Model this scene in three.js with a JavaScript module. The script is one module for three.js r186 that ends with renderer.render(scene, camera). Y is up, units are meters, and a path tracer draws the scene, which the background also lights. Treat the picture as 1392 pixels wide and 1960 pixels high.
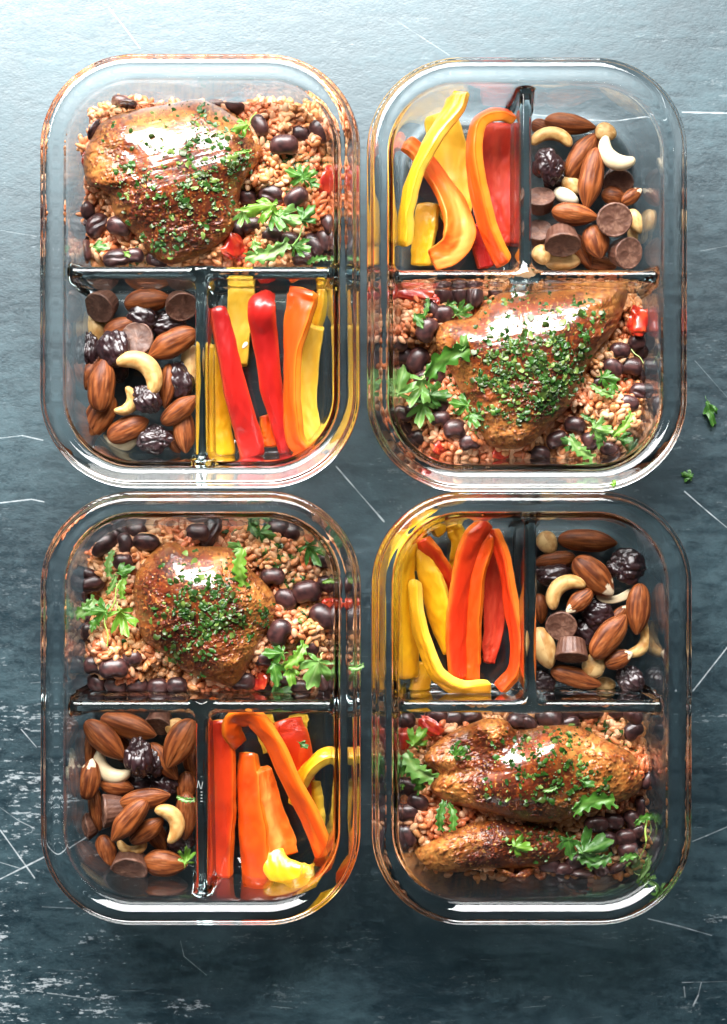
import * as THREE from 'three';
import { mergeGeometries, mergeVertices } from 'three/addons/utils/BufferGeometryUtils.js';
import { RectAreaLightUniformsLib } from 'three/addons/lights/RectAreaLightUniformsLib.js';
import { RoundedBoxGeometry } from 'three/addons/geometries/RoundedBoxGeometry.js';

// ---------------------------------------------------------------- camera, light, exposure
const scene = new THREE.Scene();
const EYE = 0.8, RIM = 0.056, SC = 0.00026;                    // lens height, height of the box rims, metres per photo pixel at rim height
const camera = new THREE.PerspectiveCamera(2 * Math.atan(980 * SC / (EYE - RIM)) * 180 / Math.PI, 727 / 1024, 0.05, 20);
camera.position.set(0, EYE, 0);
camera.up.set(0, 0, -1);
camera.lookAt(0, 0, 0);
scene.background = new THREE.Color().setRGB(0.03, 0.035, 0.04);   // dim room around the table
scene.environmentIntensity = 1;
const renderer = new THREE.WebGLRenderer({ antialias: true });
renderer.setSize(727, 1024);
renderer.toneMapping = THREE.LinearToneMapping;
renderer.toneMappingExposure = 1;
renderer.shadowMap.enabled = true;
RectAreaLightUniformsLib.init();
const WIN = { at: [-0.19, 0.75, -0.87], w: 1.2, h: 0.8, aim: [-0.02, 0.02, -0.07], L: 25.5 };
const daylight = new THREE.RectAreaLight(new THREE.Color().setRGB(1, 0.985, 0.97), WIN.L, WIN.w, WIN.h);
daylight.name = 'window_light';
daylight.position.set(...WIN.at);
daylight.lookAt(...WIN.aim);
scene.add(daylight);

// ---------------------------------------------------------------- helpers
function rng(seed) { let a = seed >>> 0; return () => { a = (a + 0x6d2b79f5) | 0; let t = Math.imul(a ^ (a >>> 15), 1 | a); t = (t + Math.imul(t ^ (t >>> 7), 61 | t)) ^ t; return ((t ^ (t >>> 14)) >>> 0) / 4294967296; }; }
const V = (x, y, z) => new THREE.Vector3(x, y, z);
const clamp = (x, a = 0, b = 1) => Math.min(b, Math.max(a, x)), mix = (a, b, t) => a + (b - a) * t;
const smooth = (a, b, x) => { const t = clamp((x - a) / (b - a)); return t * t * (3 - 2 * t); };
const mixc = (a, b, t) => [mix(a[0], b[0], t), mix(a[1], b[1], t), mix(a[2], b[2], t)];
/** The point at height y whose place in the photo is (px, py). */
function P(px, py, y = 0) { const k = SC * (EYE - y) / (EYE - RIM); return V((px - 696) * k, y, (py - 980) * k); }
function hash(x, y, z) { let h = Math.imul(x, 374761393) ^ Math.imul(y, 668265263) ^ Math.imul(z, 1274126177); h = Math.imul(h ^ (h >>> 13), 1103515245); return ((h ^ (h >>> 16)) >>> 0) / 4294967296; }
function noise(x, y = 0, z = 0) {                               // value noise, 0..1
  const X = Math.floor(x), Y = Math.floor(y), Z = Math.floor(z), f = x - X, g = y - Y, h = z - Z;
  const s = f * f * (3 - 2 * f), t = g * g * (3 - 2 * g), u = h * h * (3 - 2 * h);
  const l = (a, b, k) => a + (b - a) * k, c = (i, j, k) => hash(X + i, Y + j, Z + k);
  return l(l(l(c(0, 0, 0), c(1, 0, 0), s), l(c(0, 1, 0), c(1, 1, 0), s), t), l(l(c(0, 0, 1), c(1, 0, 1), s), l(c(0, 1, 1), c(1, 1, 1), s), t), u);
}
function fbm(x, y = 0, z = 0, n = 4) { let s = 0, a = 0.5, w = 0; for (let i = 0; i < n; i++) { s += a * noise(x, y, z); w += a; a *= 0.5; x = x * 2.03 + 17; y = y * 2.03 + 5; z = z * 2.03 + 11; } return s / w; }
const used = {};
function numbered(n) { used[n] = (used[n] || 0) + 1; return used[n] === 1 ? n : n + '_' + String(used[n] - 1).padStart(3, '0'); }
function tag(o, label, category, group, kind) {
  if (label) o.userData.label = label;
  if (category) o.userData.category = category;
  if (group) o.userData.group = group;
  if (kind) o.userData.kind = kind;
  return o;
}
function shade(o) { o.traverse((m) => { if (m.isMesh) { m.castShadow = true; m.receiveShadow = true; } }); return o; }
function geo(pos, idx, col) {
  const g = new THREE.BufferGeometry();
  g.setAttribute('position', new THREE.Float32BufferAttribute(pos, 3));
  if (col) g.setAttribute('color', new THREE.Float32BufferAttribute(col, 3));
  g.setIndex(idx); g.computeVertexNormals(); return g;
}
const phys = (o) => new THREE.MeshPhysicalMaterial(o);
const rgb = (a) => new THREE.Color().setRGB(a[0], a[1], a[2]);
const BOX = { ul: 'upper left box', ur: 'upper right box', ll: 'lower left box', lr: 'lower right box' };

// ---------------------------------------------------------------- window that lights the table (outside the frame)
{
  const w = new THREE.Group(); w.name = 'window';
  const back = V(...WIN.at).sub(V(...WIN.aim)).normalize().multiplyScalar(0.012);
  w.position.set(...WIN.at).add(back); w.lookAt(V(...WIN.aim).add(back));
  const paint = phys({ color: rgb([0.75, 0.75, 0.73]), roughness: 0.5 });
  const pane = new THREE.Mesh(new THREE.PlaneGeometry(WIN.w, WIN.h), phys({ color: 0x000000, emissive: rgb([1, 0.99, 0.97]), emissiveIntensity: 0.4, roughness: 1 }));
  pane.name = 'pane'; w.add(pane);
  for (const [x, y, a, b] of [[0, WIN.h / 2 + 0.035, WIN.w + 0.14, 0.07], [0, -WIN.h / 2 - 0.035, WIN.w + 0.14, 0.07], [-WIN.w / 2 - 0.035, 0, 0.07, WIN.h], [WIN.w / 2 + 0.035, 0, 0.07, WIN.h]]) {
    const f = new THREE.Mesh(new RoundedBoxGeometry(a, b, 0.05, 2, 0.006), paint); f.name = 'frame'; f.position.set(x, y, -0.03); w.add(f);
  }
  scene.add(tag(shade(w), 'bright white framed window standing beyond the top edge of the table', 'window'));
}

// ---------------------------------------------------------------- tabletop: dark slate-blue painted board, brushed and scratched
{
  const N = 2048, SIDE = 0.6, col = new Uint8Array(N * N * 4), rough = new Uint8Array(N * N * 4), r = rng(5);
  const lin = new Float32Array(N * N * 3), ro = new Float32Array(N * N), bump = new Float32Array(N * N);
  const kb = SC * EYE / (EYE - RIM);
  const bx = (px) => ((px - 696) * kb / SIDE + 0.5) * N, by = (py) => ((py - 980) * kb / SIDE + 0.5) * N;   // photo pixel -> texel on the board
  for (let j = 0; j < N; j++) for (let i = 0; i < N; i++) {
    const x = i / N * SIDE * 1000, y = j / N * SIDE * 1000, k = j * N + i;                  // millimetres
    const big = fbm(x / 55, y / 40, 1, 4), mid = fbm(x / 9, y / 3.2, 7, 3), fine = noise(x / 1.1, y / 0.55, 3), dab = fbm(x / 3, y / 2.4, 9, 3);
    const t = clamp(0.25 + (big - 0.5) * 1.3 + (mid - 0.5) * 0.7 + (dab - 0.5) * 0.5 + (fine - 0.5) * 0.25);
    const c = mixc([0.004, 0.015, 0.022], [0.028, 0.062, 0.076], t);
    // worn, rubbed places: pale streaks of filler that show through the paint, mostly on the lower left of the board
    const px = (i / N - 0.5) * SIDE / kb + 696, py = (j / N - 0.5) * SIDE / kb + 980;
    const where = 0.85 * Math.max(smooth(330, -60, px) * smooth(1150, 1560, py), 0.75 * smooth(620, 100, px) * smooth(1780, 1900, py), 0.3 * smooth(1280, 1400, px) * smooth(900, 1500, py), 0.04);
    const streak = 0.72 * fbm(x / 5 + 0.8 * noise(x / 9, y / 9, 2), y / 1.05 + 1.6 * noise(x / 14, y / 7, 4), 21, 5) + 0.28 * fbm(x / 1.6, y / 1.2, 23, 3) + 0.5 * (fbm(x / 26, y / 12, 31, 3) - 0.5);
    const worn = smooth(0.71 - 0.15 * where, 0.80 - 0.10 * where, streak + 0.10 * (noise(x / 0.7, y / 0.5, 5) - 0.5)) * clamp(where * 1.7 + 0.12);
    const q = mixc(c, [0.36, 0.40, 0.42], worn * 0.85 * smooth(0.34, 0.56, fbm(x / 2.2, y / 0.55, 27, 4)));
    lin[k * 3] = q[0]; lin[k * 3 + 1] = q[1]; lin[k * 3 + 2] = q[2];
    ro[k] = 0.445 + (mid - 0.5) * 0.16 + (fine - 0.5) * 0.12 + (big - 0.5) * 0.1 + worn * 0.1;
    bump[k] = clamp(0.5 + (mid - 0.5) * 0.7 + (fine - 0.5) * 0.35 + (dab - 0.5) * 0.5 + worn * 0.15);
  }
  function scratch(pts, w, a) {                                   // a pale scratch through photo pixels
    for (let s = 0; s + 1 < pts.length; s++) {
      const [x0, y0] = [bx(pts[s][0]), by(pts[s][1])], [x1, y1] = [bx(pts[s + 1][0]), by(pts[s + 1][1])], n = Math.ceil(Math.hypot(x1 - x0, y1 - y0) * 2);
      for (let q = 0; q <= n; q++) {
        const t = q / n, x = mix(x0, x1, t), y = mix(y0, y1, t), ww = w * 0.8 * (0.6 + 0.7 * noise(x / 40, y / 40, s)), aa = 0.66 * a * (0.2 + 0.95 * noise(x / 9, y / 9, 40 + s));
        for (let dy = -3; dy <= 3; dy++) for (let dx = -3; dx <= 3; dx++) {
          const i = Math.round(x) + dx, j = Math.round(y) + dy, d = Math.hypot(i - x, j - y);
          if (i < 0 || j < 0 || i >= N || j >= N || d > ww) continue;
          const k = j * N + i, e = clamp(aa * (1 - d / ww));
          for (let c = 0; c < 3; c++) lin[k * 3 + c] = Math.max(lin[k * 3 + c], mix(lin[k * 3 + c], [0.46, 0.5, 0.52][c], e));
          bump[k] = mix(bump[k], 0.15, e);
        }
      }
    }
  }
  scratch([[208, 15], [235, 48], [268, 92]], 2, 0.8); scratch([[1305, 214], [1392, 216]], 2.2, 1); scratch([[1010, 205], [1130, 222], [1260, 216]], 1.8, 0.8);
  scratch([[643, 892], [735, 998]], 2.2, 1); scratch([[0, 838], [42, 833], [82, 842]], 1.8, 0.8); scratch([[0, 962], [60, 955], [84, 960]], 1.8, 0.9);
  scratch([[0, 1588], [66, 1680]], 2, 1); scratch([[0, 1682], [100, 1632], [160, 1600], [260, 1560]], 2.2, 1); scratch([[0, 1650], [40, 1662]], 1.5, 0.7);
  scratch([[1326, 1322], [1392, 1238]], 2.2, 0.9); scratch([[1325, 1610], [1350, 1600], [1392, 1582]], 1.6, 0.6); scratch([[1240, 1758], [1300, 1772], [1362, 1790]], 2, 0.7);
  scratch([[1305, 1880], [1392, 1878]], 1.6, 0.4); scratch([[1342, 1880], [1336, 1905], [1326, 1925]], 2.4, 0.38); scratch([[1309, 1888], [1311, 1908]], 2.2, 0.35);
  scratch([[345, 1800], [352, 1830], [395, 1866]], 1.4, 0.5); scratch([[1310, 940], [1350, 975], [1392, 1010]], 1.8, 0.7); scratch([[40, 1395], [70, 1430]], 1.8, 0.7);
  scratch([[0, 1545], [35, 1570], [66, 1585]], 1.5, 0.7); scratch([[80, 1735], [140, 1738]], 1.4, 0.6); scratch([[760, 40], [860, 105]], 1.2, 0.4); scratch([[90, 1900], [180, 1912]], 1.6, 0.6);
  scratch([[1330, 690], [1392, 760]], 1.3, 0.5); scratch([[1340, 480], [1392, 470]], 1.2, 0.4); scratch([[0, 440], [70, 452]], 1.2, 0.4);
  for (let n = 0; n < 110; n++) {                                 // short hairline rubs
    const x = r() * 1500 - 50, y = 900 + r() * 1150, l = 8 + r() * 40, s = (r() - 0.5) * 0.5, left = x < 420 || y > 1780 ? 1 : 0.45;
    scratch([[x, y], [x + l, y + s * l * 0.5]], 0.8 + r() * 0.5, left * (0.10 + 0.35 * r()));
  }
  const b8 = (v) => { v = clamp(v); return Math.round(255 * (v <= 0.0031308 ? v * 12.92 : 1.055 * Math.pow(v, 1 / 2.4) - 0.055)); };
  const bm = new Uint8Array(N * N * 4);
  for (let k = 0; k < N * N; k++) {
    for (let c = 0; c < 3; c++) { col[k * 4 + c] = b8(lin[k * 3 + c]); rough[k * 4 + c] = Math.round(255 * clamp(ro[k], 0.05, 1)); bm[k * 4 + c] = Math.round(255 * clamp(bump[k])); }
    col[k * 4 + 3] = rough[k * 4 + 3] = bm[k * 4 + 3] = 255;
  }
  const tex = (d, srgb) => { const t = new THREE.DataTexture(d, N, N); t.wrapS = t.wrapT = THREE.MirroredRepeatWrapping; t.magFilter = t.minFilter = THREE.LinearFilter; if (srgb) t.colorSpace = THREE.SRGBColorSpace; t.needsUpdate = true; return t; };
  const W = 1.3, D = 1.2, th = 0.025, g = new THREE.PlaneGeometry(W, D); g.rotateX(-Math.PI / 2);
  const p = g.attributes.position, uv = g.attributes.uv;
  for (let i = 0; i < p.count; i++) uv.setXY(i, p.getX(i) / SIDE + 0.5, p.getZ(i) / SIDE + 0.5);
  const top = new THREE.Mesh(g, phys({ map: tex(col, true), roughnessMap: tex(rough), roughness: 1, bumpMap: tex(bm), bumpScale: 0.00008, specularIntensity: 1, ior: 1.85, specularColor: rgb([0.82, 0.95, 1]) }));
  top.name = 'tabletop'; top.position.y = 0;
  tag(top, 'dark slate blue painted tabletop, brushed, scratched and worn', null, null, 'structure');
  scene.add(shade(top));
}

// ---------------------------------------------------------------- glass boxes: one moulded body with a cross wall and a short wall
const glass = phys({ color: 0xffffff, roughness: 0, transmission: 1, thickness: 0.004, ior: 1.5, attenuationColor: rgb([0.78, 0.92, 0.92]), attenuationDistance: 0.07 });
const HX = 0.0803, HZ = 0.1088, RC = 0.047;
const boxGeometry = (() => {
  let prof = [[-0.2, 0], [-0.0215, 0], [-0.0145, 0.0028], [-0.0120, 0.010], [-0.0088, 0.0415], [-0.0075, 0.0452], [-0.0010, 0.0462], [0, 0.0472], [0, 0.0502], [-0.0008, 0.0514], [-0.0021, 0.0517],
    [-0.0027, 0.0538], [-0.0037, 0.0550], [-0.0064, 0.0557], [-0.0086, 0.0550], [-0.0124, 0.0516], [-0.0139, 0.0475], [-0.0172, 0.0150], [-0.0190, 0.0092], [-0.0240, 0.0056], [-0.0300, 0.0046], [-0.2, 0.0046]];
  for (let n = 0; n < 3; n++) {                                   // rounds the corners; the two far ends stay
    const q = [prof[0]];
    for (let i = 0; i + 1 < prof.length; i++) { const a = prof[i], b = prof[i + 1]; q.push([mix(a[0], b[0], 0.25), mix(a[1], b[1], 0.25)], [mix(a[0], b[0], 0.75), mix(a[1], b[1], 0.75)]); }
    q.push(prof[prof.length - 1]); prof = q;
  }
  const n = prof.length, en = [], vn = [];
  for (let i = 0; i + 1 < n; i++) { const dx = prof[i + 1][0] - prof[i][0], dy = prof[i + 1][1] - prof[i][1], l = Math.hypot(dx, dy); en.push([dy / l, -dx / l]); }
  for (let i = 0; i < n; i++) { const a = en[Math.max(0, i - 1)], b = en[Math.min(n - 2, i)], x = a[0] + b[0], y = a[1] + b[1], l = Math.hypot(x, y) || 1; vn.push([x / l, y / l]); }
  const out = [0, 0, 0];                                          // signed distance, normal (u, y) of the cross section
  function section(u, y) {
    let best = 1e9, bi = 0, bt = 0, inside = false;
    for (let i = 0; i + 1 < n; i++) {
      const ax = prof[i][0], ay = prof[i][1], ex = prof[i + 1][0] - ax, ey = prof[i + 1][1] - ay, wx = u - ax, wy = y - ay;
      const t = clamp((wx * ex + wy * ey) / (ex * ex + ey * ey)), dx = wx - t * ex, dy = wy - t * ey, d = dx * dx + dy * dy;
      if (d < best) { best = d; bi = i; bt = t; }
      if ((ay > y) !== (ay + ey > y) && u < ex * (y - ay) / ey + ax) inside = !inside;
    }
    out[0] = (inside ? -1 : 1) * Math.sqrt(best);
    const nx = mix(vn[bi][0], vn[bi + 1][0], bt), ny = mix(vn[bi][1], vn[bi + 1][1], bt), l = Math.hypot(nx, ny);
    out[1] = nx / l; out[2] = ny / l;
    return out;
  }
  const step = 0.00025, U0 = -0.05, UN = 216, YN = 248, Y0 = -0.003, table = new Float32Array(UN * YN);
  for (let j = 0; j < YN; j++) for (let i = 0; i < UN; i++) table[j * UN + i] = section(U0 + i * step, Y0 + j * step)[0];
  function quick(u, y) { const a = clamp((u - U0) / step, 0, UN - 1.001), b = clamp((y - Y0) / step, 0, YN - 1.001), i = a | 0, j = b | 0, s = a - i, t = b - j, k = j * UN + i; return mix(mix(table[k], table[k + 1], s), mix(table[k + UN], table[k + UN + 1], s), t); }
  const edge = (x, z) => { const a = Math.abs(x) - HX + RC, b = Math.abs(z) - HZ + RC; return Math.hypot(Math.max(a, 0), Math.max(b, 0)) + Math.min(Math.max(a, b), 0) - RC; };
  function wall(off, y, u) {
    const r = 0.0028, w = mix(0.0056, 0.0030, clamp(y / 0.046)), a = Math.abs(off) - (w - r), b = y - (0.0455 - r);
    return Math.max(Math.hypot(Math.max(a, 0), Math.max(b, 0)) + Math.min(Math.max(a, b), 0) - r, u + 0.0122, 0.003 - y);
  }
  const smin = (a, b, k) => { const h = clamp(0.5 + 0.5 * (b - a) / k); return mix(b, a, h) - k * h * (1 - h); };
  const walls = (x, y, z) => { const u = edge(x, z); return smin(wall(z, y, u), Math.max(wall(x, y, u), -z - 0.001), 0.006); };
  const K = 0.0032, field = (x, y, z) => smin(quick(edge(x, z), y), walls(x, y, z), K);
  const g3 = [0, 0, 0], e = 0.00004;
  function exact(x, y, z) {                                       // distance; g3 becomes the gradient
    const u = edge(x, z), s = section(u, y), a = s[0], b = walls(x, y, z), h = clamp(0.5 + 0.5 * (b - a) / K);
    const qx = Math.abs(x) - HX + RC, qz = Math.abs(z) - HZ + RC;
    let ux = 0, uz = 0;
    if (qx > 0 && qz > 0) { const l = Math.hypot(qx, qz); ux = qx / l; uz = qz / l; } else if (qx > qz) ux = 1; else uz = 1;
    ux *= Math.sign(x) || 1; uz *= Math.sign(z) || 1;
    let gx = s[1] * ux * h, gy = s[2] * h, gz = s[1] * uz * h;
    if (a < 0 && false) gx = gx;
    if (h < 1) {
      const m = 1 - h;
      gx += m * (walls(x + e, y, z) - walls(x - e, y, z)) / (2 * e); gy += m * (walls(x, y + e, z) - walls(x, y - e, z)) / (2 * e); gz += m * (walls(x, y, z + e) - walls(x, y, z - e)) / (2 * e);
    }
    const l = Math.hypot(gx, gy, gz) || 1; g3[0] = gx / l; g3[1] = gy / l; g3[2] = gz / l;
    return mix(b, a, h) - K * h * (1 - h);
  }
  const cx = 0.00125, cy = 0.0011, nx = Math.ceil((2 * HX + 0.006) / cx), nz = Math.ceil((2 * HZ + 0.006) / cx), ny = Math.ceil(0.0605 / cy);
  const X = (i) => (i - nx / 2) * cx, Z = (k) => (k - nz / 2) * cx, Y = (j) => -0.0021 + j * cy;
  const f = new Float32Array((nx + 1) * (ny + 1) * (nz + 1)), id = (i, j, k) => (k * (ny + 1) + j) * (nx + 1) + i;
  for (let k = 0; k <= nz; k++) for (let j = 0; j <= ny; j++) for (let i = 0; i <= nx; i++) f[id(i, j, k)] = field(X(i), Y(j), Z(k));
  const cell = new Int32Array(nx * ny * nz).fill(-1), cid = (i, j, k) => (k * ny + j) * nx + i, pos = [], nor = [], idx = [];
  for (let k = 0; k < nz; k++) for (let j = 0; j < ny; j++) for (let i = 0; i < nx; i++) {
    let m = 0;
    for (let c = 0; c < 8; c++) if (f[id(i + (c & 1), j + (c >> 1 & 1), k + (c >> 2))] < 0) m++;
    if (m === 0 || m === 8) continue;
    let sx = 0, sy = 0, sz = 0, c = 0;
    for (let a = 0; a < 8; a++) for (let d = 1; d < 8; d <<= 1) {
      if (a & d) continue;
      const b = a | d, p = [a & 1, a >> 1 & 1, a >> 2], q = [b & 1, b >> 1 & 1, b >> 2], fa = f[id(i + p[0], j + p[1], k + p[2])], fb = f[id(i + q[0], j + q[1], k + q[2])];
      if ((fa < 0) === (fb < 0)) continue;
      const t = fa / (fa - fb); sx += mix(p[0], q[0], t); sy += mix(p[1], q[1], t); sz += mix(p[2], q[2], t); c++;
    }
    let x = X(i) + sx / c * cx, y = Y(j) + sy / c * cy, z = Z(k) + sz / c * cx;
    for (let q = 0; q < 3; q++) { const d = clamp(exact(x, y, z), -0.0006, 0.0006); x -= d * g3[0]; y -= d * g3[1]; z -= d * g3[2]; }
    exact(x, y, z);
    cell[cid(i, j, k)] = pos.length / 3; pos.push(x, y, z); nor.push(...g3);
  }
  const quad = (a, b, c, d, flip) => { if (a < 0 || b < 0 || c < 0 || d < 0) return; if (flip) idx.push(a, c, b, a, d, c); else idx.push(a, b, c, a, c, d); };
  for (let k = 1; k < nz; k++) for (let j = 1; j < ny; j++) for (let i = 1; i < nx; i++) {
    const a = f[id(i, j, k)] < 0;
    if (i < nx && a !== (f[id(i + 1, j, k)] < 0)) quad(cell[cid(i, j - 1, k - 1)], cell[cid(i, j, k - 1)], cell[cid(i, j, k)], cell[cid(i, j - 1, k)], !a);
    if (a !== (f[id(i, j + 1, k)] < 0)) quad(cell[cid(i - 1, j, k - 1)], cell[cid(i - 1, j, k)], cell[cid(i, j, k)], cell[cid(i, j, k - 1)], !a);
    if (a !== (f[id(i, j, k + 1)] < 0)) quad(cell[cid(i - 1, j - 1, k)], cell[cid(i, j - 1, k)], cell[cid(i, j, k)], cell[cid(i - 1, j, k)], !a);
  }
  const g = new THREE.BufferGeometry();
  g.setAttribute('position', new THREE.Float32BufferAttribute(pos, 3)); g.setAttribute('normal', new THREE.Float32BufferAttribute(nor, 3)); g.setIndex(idx);
  return g;
})();
{
  const proto = new THREE.Mesh(boxGeometry, glass);
  const place = (px, py, turn, label) => {
    const m = proto.clone(); m.name = numbered('glass_box');
    m.position.copy(P(px, py, RIM)).setY(0.0006); m.rotation.y = turn;
    scene.add(tag(shade(m), label, 'food container', 'three-compartment glass meal boxes'));
    return m;
  };
  place(381, 515, 0, 'upper left glass meal box of three compartments, chicken at top');
  place(1011, 522, Math.PI, 'upper right glass meal box of three compartments, chicken at bottom under yellow peppers');
  const marked = place(382, 1358, 0, 'lower left glass meal box of three compartments, round chicken at top');
  // faint maker's mark moulded into the top of the short wall: thin raised strokes and bars
  const frost = phys({ color: rgb([0.8, 0.86, 0.86]), roughness: 0.45, transmission: 0.7, thickness: 0 }), strokes = [];
  const stroke = (x0, z0, x1, z1) => { const g = new RoundedBoxGeometry(Math.hypot(x1 - x0, z1 - z0), 0.0004, 0.00032, 1, 0.00012); g.rotateY(-Math.atan2(z1 - z0, x1 - x0)); g.translate((x0 + x1) / 2, 0.0457, (z0 + z1) / 2); strokes.push(g); };
  for (const [a, b, c, d] of [[-22, 34, -16, 20], [-16, 20, -5, 36], [-1, 36, 6, 22], [-5, 42, 5, 42], [-5, 48, 5, 48], [-5, 54, 5, 54], [-6, 60, 6, 60], [-4, 12, 2, 12]]) stroke(a * 0.0001, 0.032 + b * SC, c * 0.0001, 0.032 + d * SC);
  const mark = new THREE.Mesh(mergeGeometries(strokes), frost); mark.name = 'moulded_mark'; marked.add(shade(mark));
  place(1020, 1358, Math.PI, 'lower right glass meal box of three compartments, sliced chicken at bottom');
}

// ---------------------------------------------------------------- shapes of nuts, fruit and beans (unit length along x, flat side down)
function skinned(fn, nu, nv, color) {                             // closed surface over a sphere grid: fn(direction, u, v) -> point
  const pos = [], col = [], idx = [];
  for (let j = 0; j <= nv; j++) for (let i = 0; i <= nu; i++) {
    const th = i / nu * 2 * Math.PI, ph = j / nv * Math.PI, d = V(Math.cos(ph), Math.sin(ph) * Math.cos(th), Math.sin(ph) * Math.sin(th));
    const q = fn(d, th, ph); pos.push(q.x, q.y, q.z);
    if (color) col.push(...color(d, th, ph, q));
  }
  for (let j = 0; j < nv; j++) for (let i = 0; i < nu; i++) { const a = j * (nu + 1) + i, b = a + 1, c = a + nu + 1; if (j) idx.push(a, b, c); if (j < nv - 1) idx.push(b, c + 1, c); }
  let g = geo(pos, idx, color ? col : null);
  g.deleteAttribute('normal'); g = mergeVertices(g, 1e-6); g.computeVertexNormals();
  return g;
}
function almondShape(seed, chip) {
  const o = seed * 31.7;
  return skinned((d, th) => {
    const t = d.x, sn = Math.sqrt(clamp(1 - t * t)) + 1e-6, taper = (t < 0 ? Math.pow(clamp(1 - Math.pow(-t, 2.5)), 0.5) : Math.pow(clamp(1 - Math.pow(t, 1.9)), 0.66)) / sn * (sn < 0.01 ? 0 : 1);
    const fr = 2.2 + 2.2 * hash(seed, 3, 1), groove = fbm(th * fr + o, t * 1.3, o, 4) - 0.5, ridge = Math.abs(noise(th * (3.5 + 3 * hash(seed, 1, 7)) + o, t * 2.2 + 0.5 * th, 3 + o) - 0.5);
    const k = 1 + (0.09 + 0.08 * hash(seed, 5, 5)) * groove - 0.06 * (0.5 - ridge) + 0.12 * (noise(t * 2.2 + o, o) - 0.5) + 0.03 * (fbm(th * 7 + o, t * 9, 6, 3) - 0.5);
    return V(t * 0.5 + 0.02 * smooth(0.8, 1, t), d.y * 0.19 * taper * k, d.z * 0.262 * taper * k + 0.03 * (noise(o) - 0.5) * (1 - t * t));
  }, 56, 40, (d, th) => {
    const s = fbm(th * 6 + o, d.x * 1.4, 2 + o, 4), b = noise(th * 12 + o, d.x * 2.2, 5);
    let c = mixc([0.085, 0.018, 0.005], [0.27, 0.074, 0.018], smooth(0.28, 0.72, s));
    c = mixc(c, [0.055, 0.014, 0.005], 0.55 * smooth(0.62, 0.85, b));
    c = mixc(c, [0.42, 0.19, 0.08], 0.5 * smooth(0.93, 1, d.x));
    c = mixc(c, [0.40, 0.16, 0.06], 0.4 * smooth(0.6, 0.8, noise(th * 20 + o, d.x * 3, 15)) * smooth(0.4, 0.6, s));
    if (chip && d.x > 0.55 && d.y > -0.2 && noise(th * 2 + o, d.x * 5, 8) + d.x * 0.5 > 0.86) c = [0.78, 0.62, 0.42];
    return c;
  });
}
function cashewShape(seed, pale, flat) {                          // bent tapered crescent lying in the x-z plane, hollow side towards +z
  const o = seed * 17.3, nu = 40, nv = 28, pos = [], col = [], idx = [];
  for (let j = 0; j <= nu; j++) {
    const t = j / nu, a = mix(-1.42, 1.46, t), R = 0.36, cx = Math.sin(a) * R * 1.08, cz = -Math.cos(a) * R + 0.20;
    const end = Math.pow(clamp(1 - Math.pow(Math.abs(2 * t - 1), 5.5)), 0.5), r = (0.118 + 0.038 * Math.sin(t * 3.0 + 0.2) + 0.012 * (noise(t * 5 + o) - 0.5)) * end;
    const nx = Math.sin(a), nz = -Math.cos(a);
    for (let i = 0; i <= nv; i++) {
      const th = i / nv * 2 * Math.PI, out = Math.cos(th), up = Math.sin(th), crease = 1 - 0.16 * Math.exp(-Math.pow((th - 3.35) / 0.28, 2)), n = 1 + 0.07 * (fbm(t * 5 + o, th * 1.3, o, 3) - 0.5);
      const y = up * r * 0.95 * n * crease;
      pos.push(cx + nx * out * r * n * crease, flat && y > 0 ? y * 0.25 + 0.012 : y, cz + nz * out * r * n * crease);
      const s = fbm(t * 9 + o, th * 2, 4 + o, 3), base = pale ? mixc([0.70, 0.53, 0.30], [0.86, 0.74, 0.52], s) : mixc([0.44, 0.21, 0.055], [0.72, 0.46, 0.18], smooth(0.25, 0.7, s));
      col.push(...mixc(base, [0.40, 0.18, 0.05], 0.4 * smooth(0.62, 0.82, noise(t * 6 + o, th * 2.5, 9)) * (pale ? 0.3 : 1)));
    }
  }
  for (let j = 0; j < nu; j++) for (let i = 0; i < nv; i++) { const a = j * (nv + 1) + i, b = a + 1, c = a + nv + 1; idx.push(a, b, c, b, c + 1, c); }
  let g = geo(pos, idx, col); g.deleteAttribute('normal'); g = mergeVertices(g, 1e-5); g.computeVertexNormals();
  return g;
}
function peanutShape(seed, white) {
  const o = seed * 13.1;
  return skinned((d, th) => { const t = d.x, k = 1 + 0.08 * (fbm(th + o, t * 2, o, 3) - 0.5); return V(t * 0.5, d.y * 0.25 * k, d.z * 0.27 * k * (1 - 0.16 * t) * (1 - 0.14 * Math.exp(-th * th * 18))); }, 40, 28,
    (d, th) => { const s = fbm(th * 2 + o, d.x * 3, o, 4); return white ? mixc([0.72, 0.62, 0.42], [0.86, 0.80, 0.64], s) : mixc([0.46, 0.22, 0.06], [0.74, 0.50, 0.22], smooth(0.25, 0.7, s)); });
}
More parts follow.
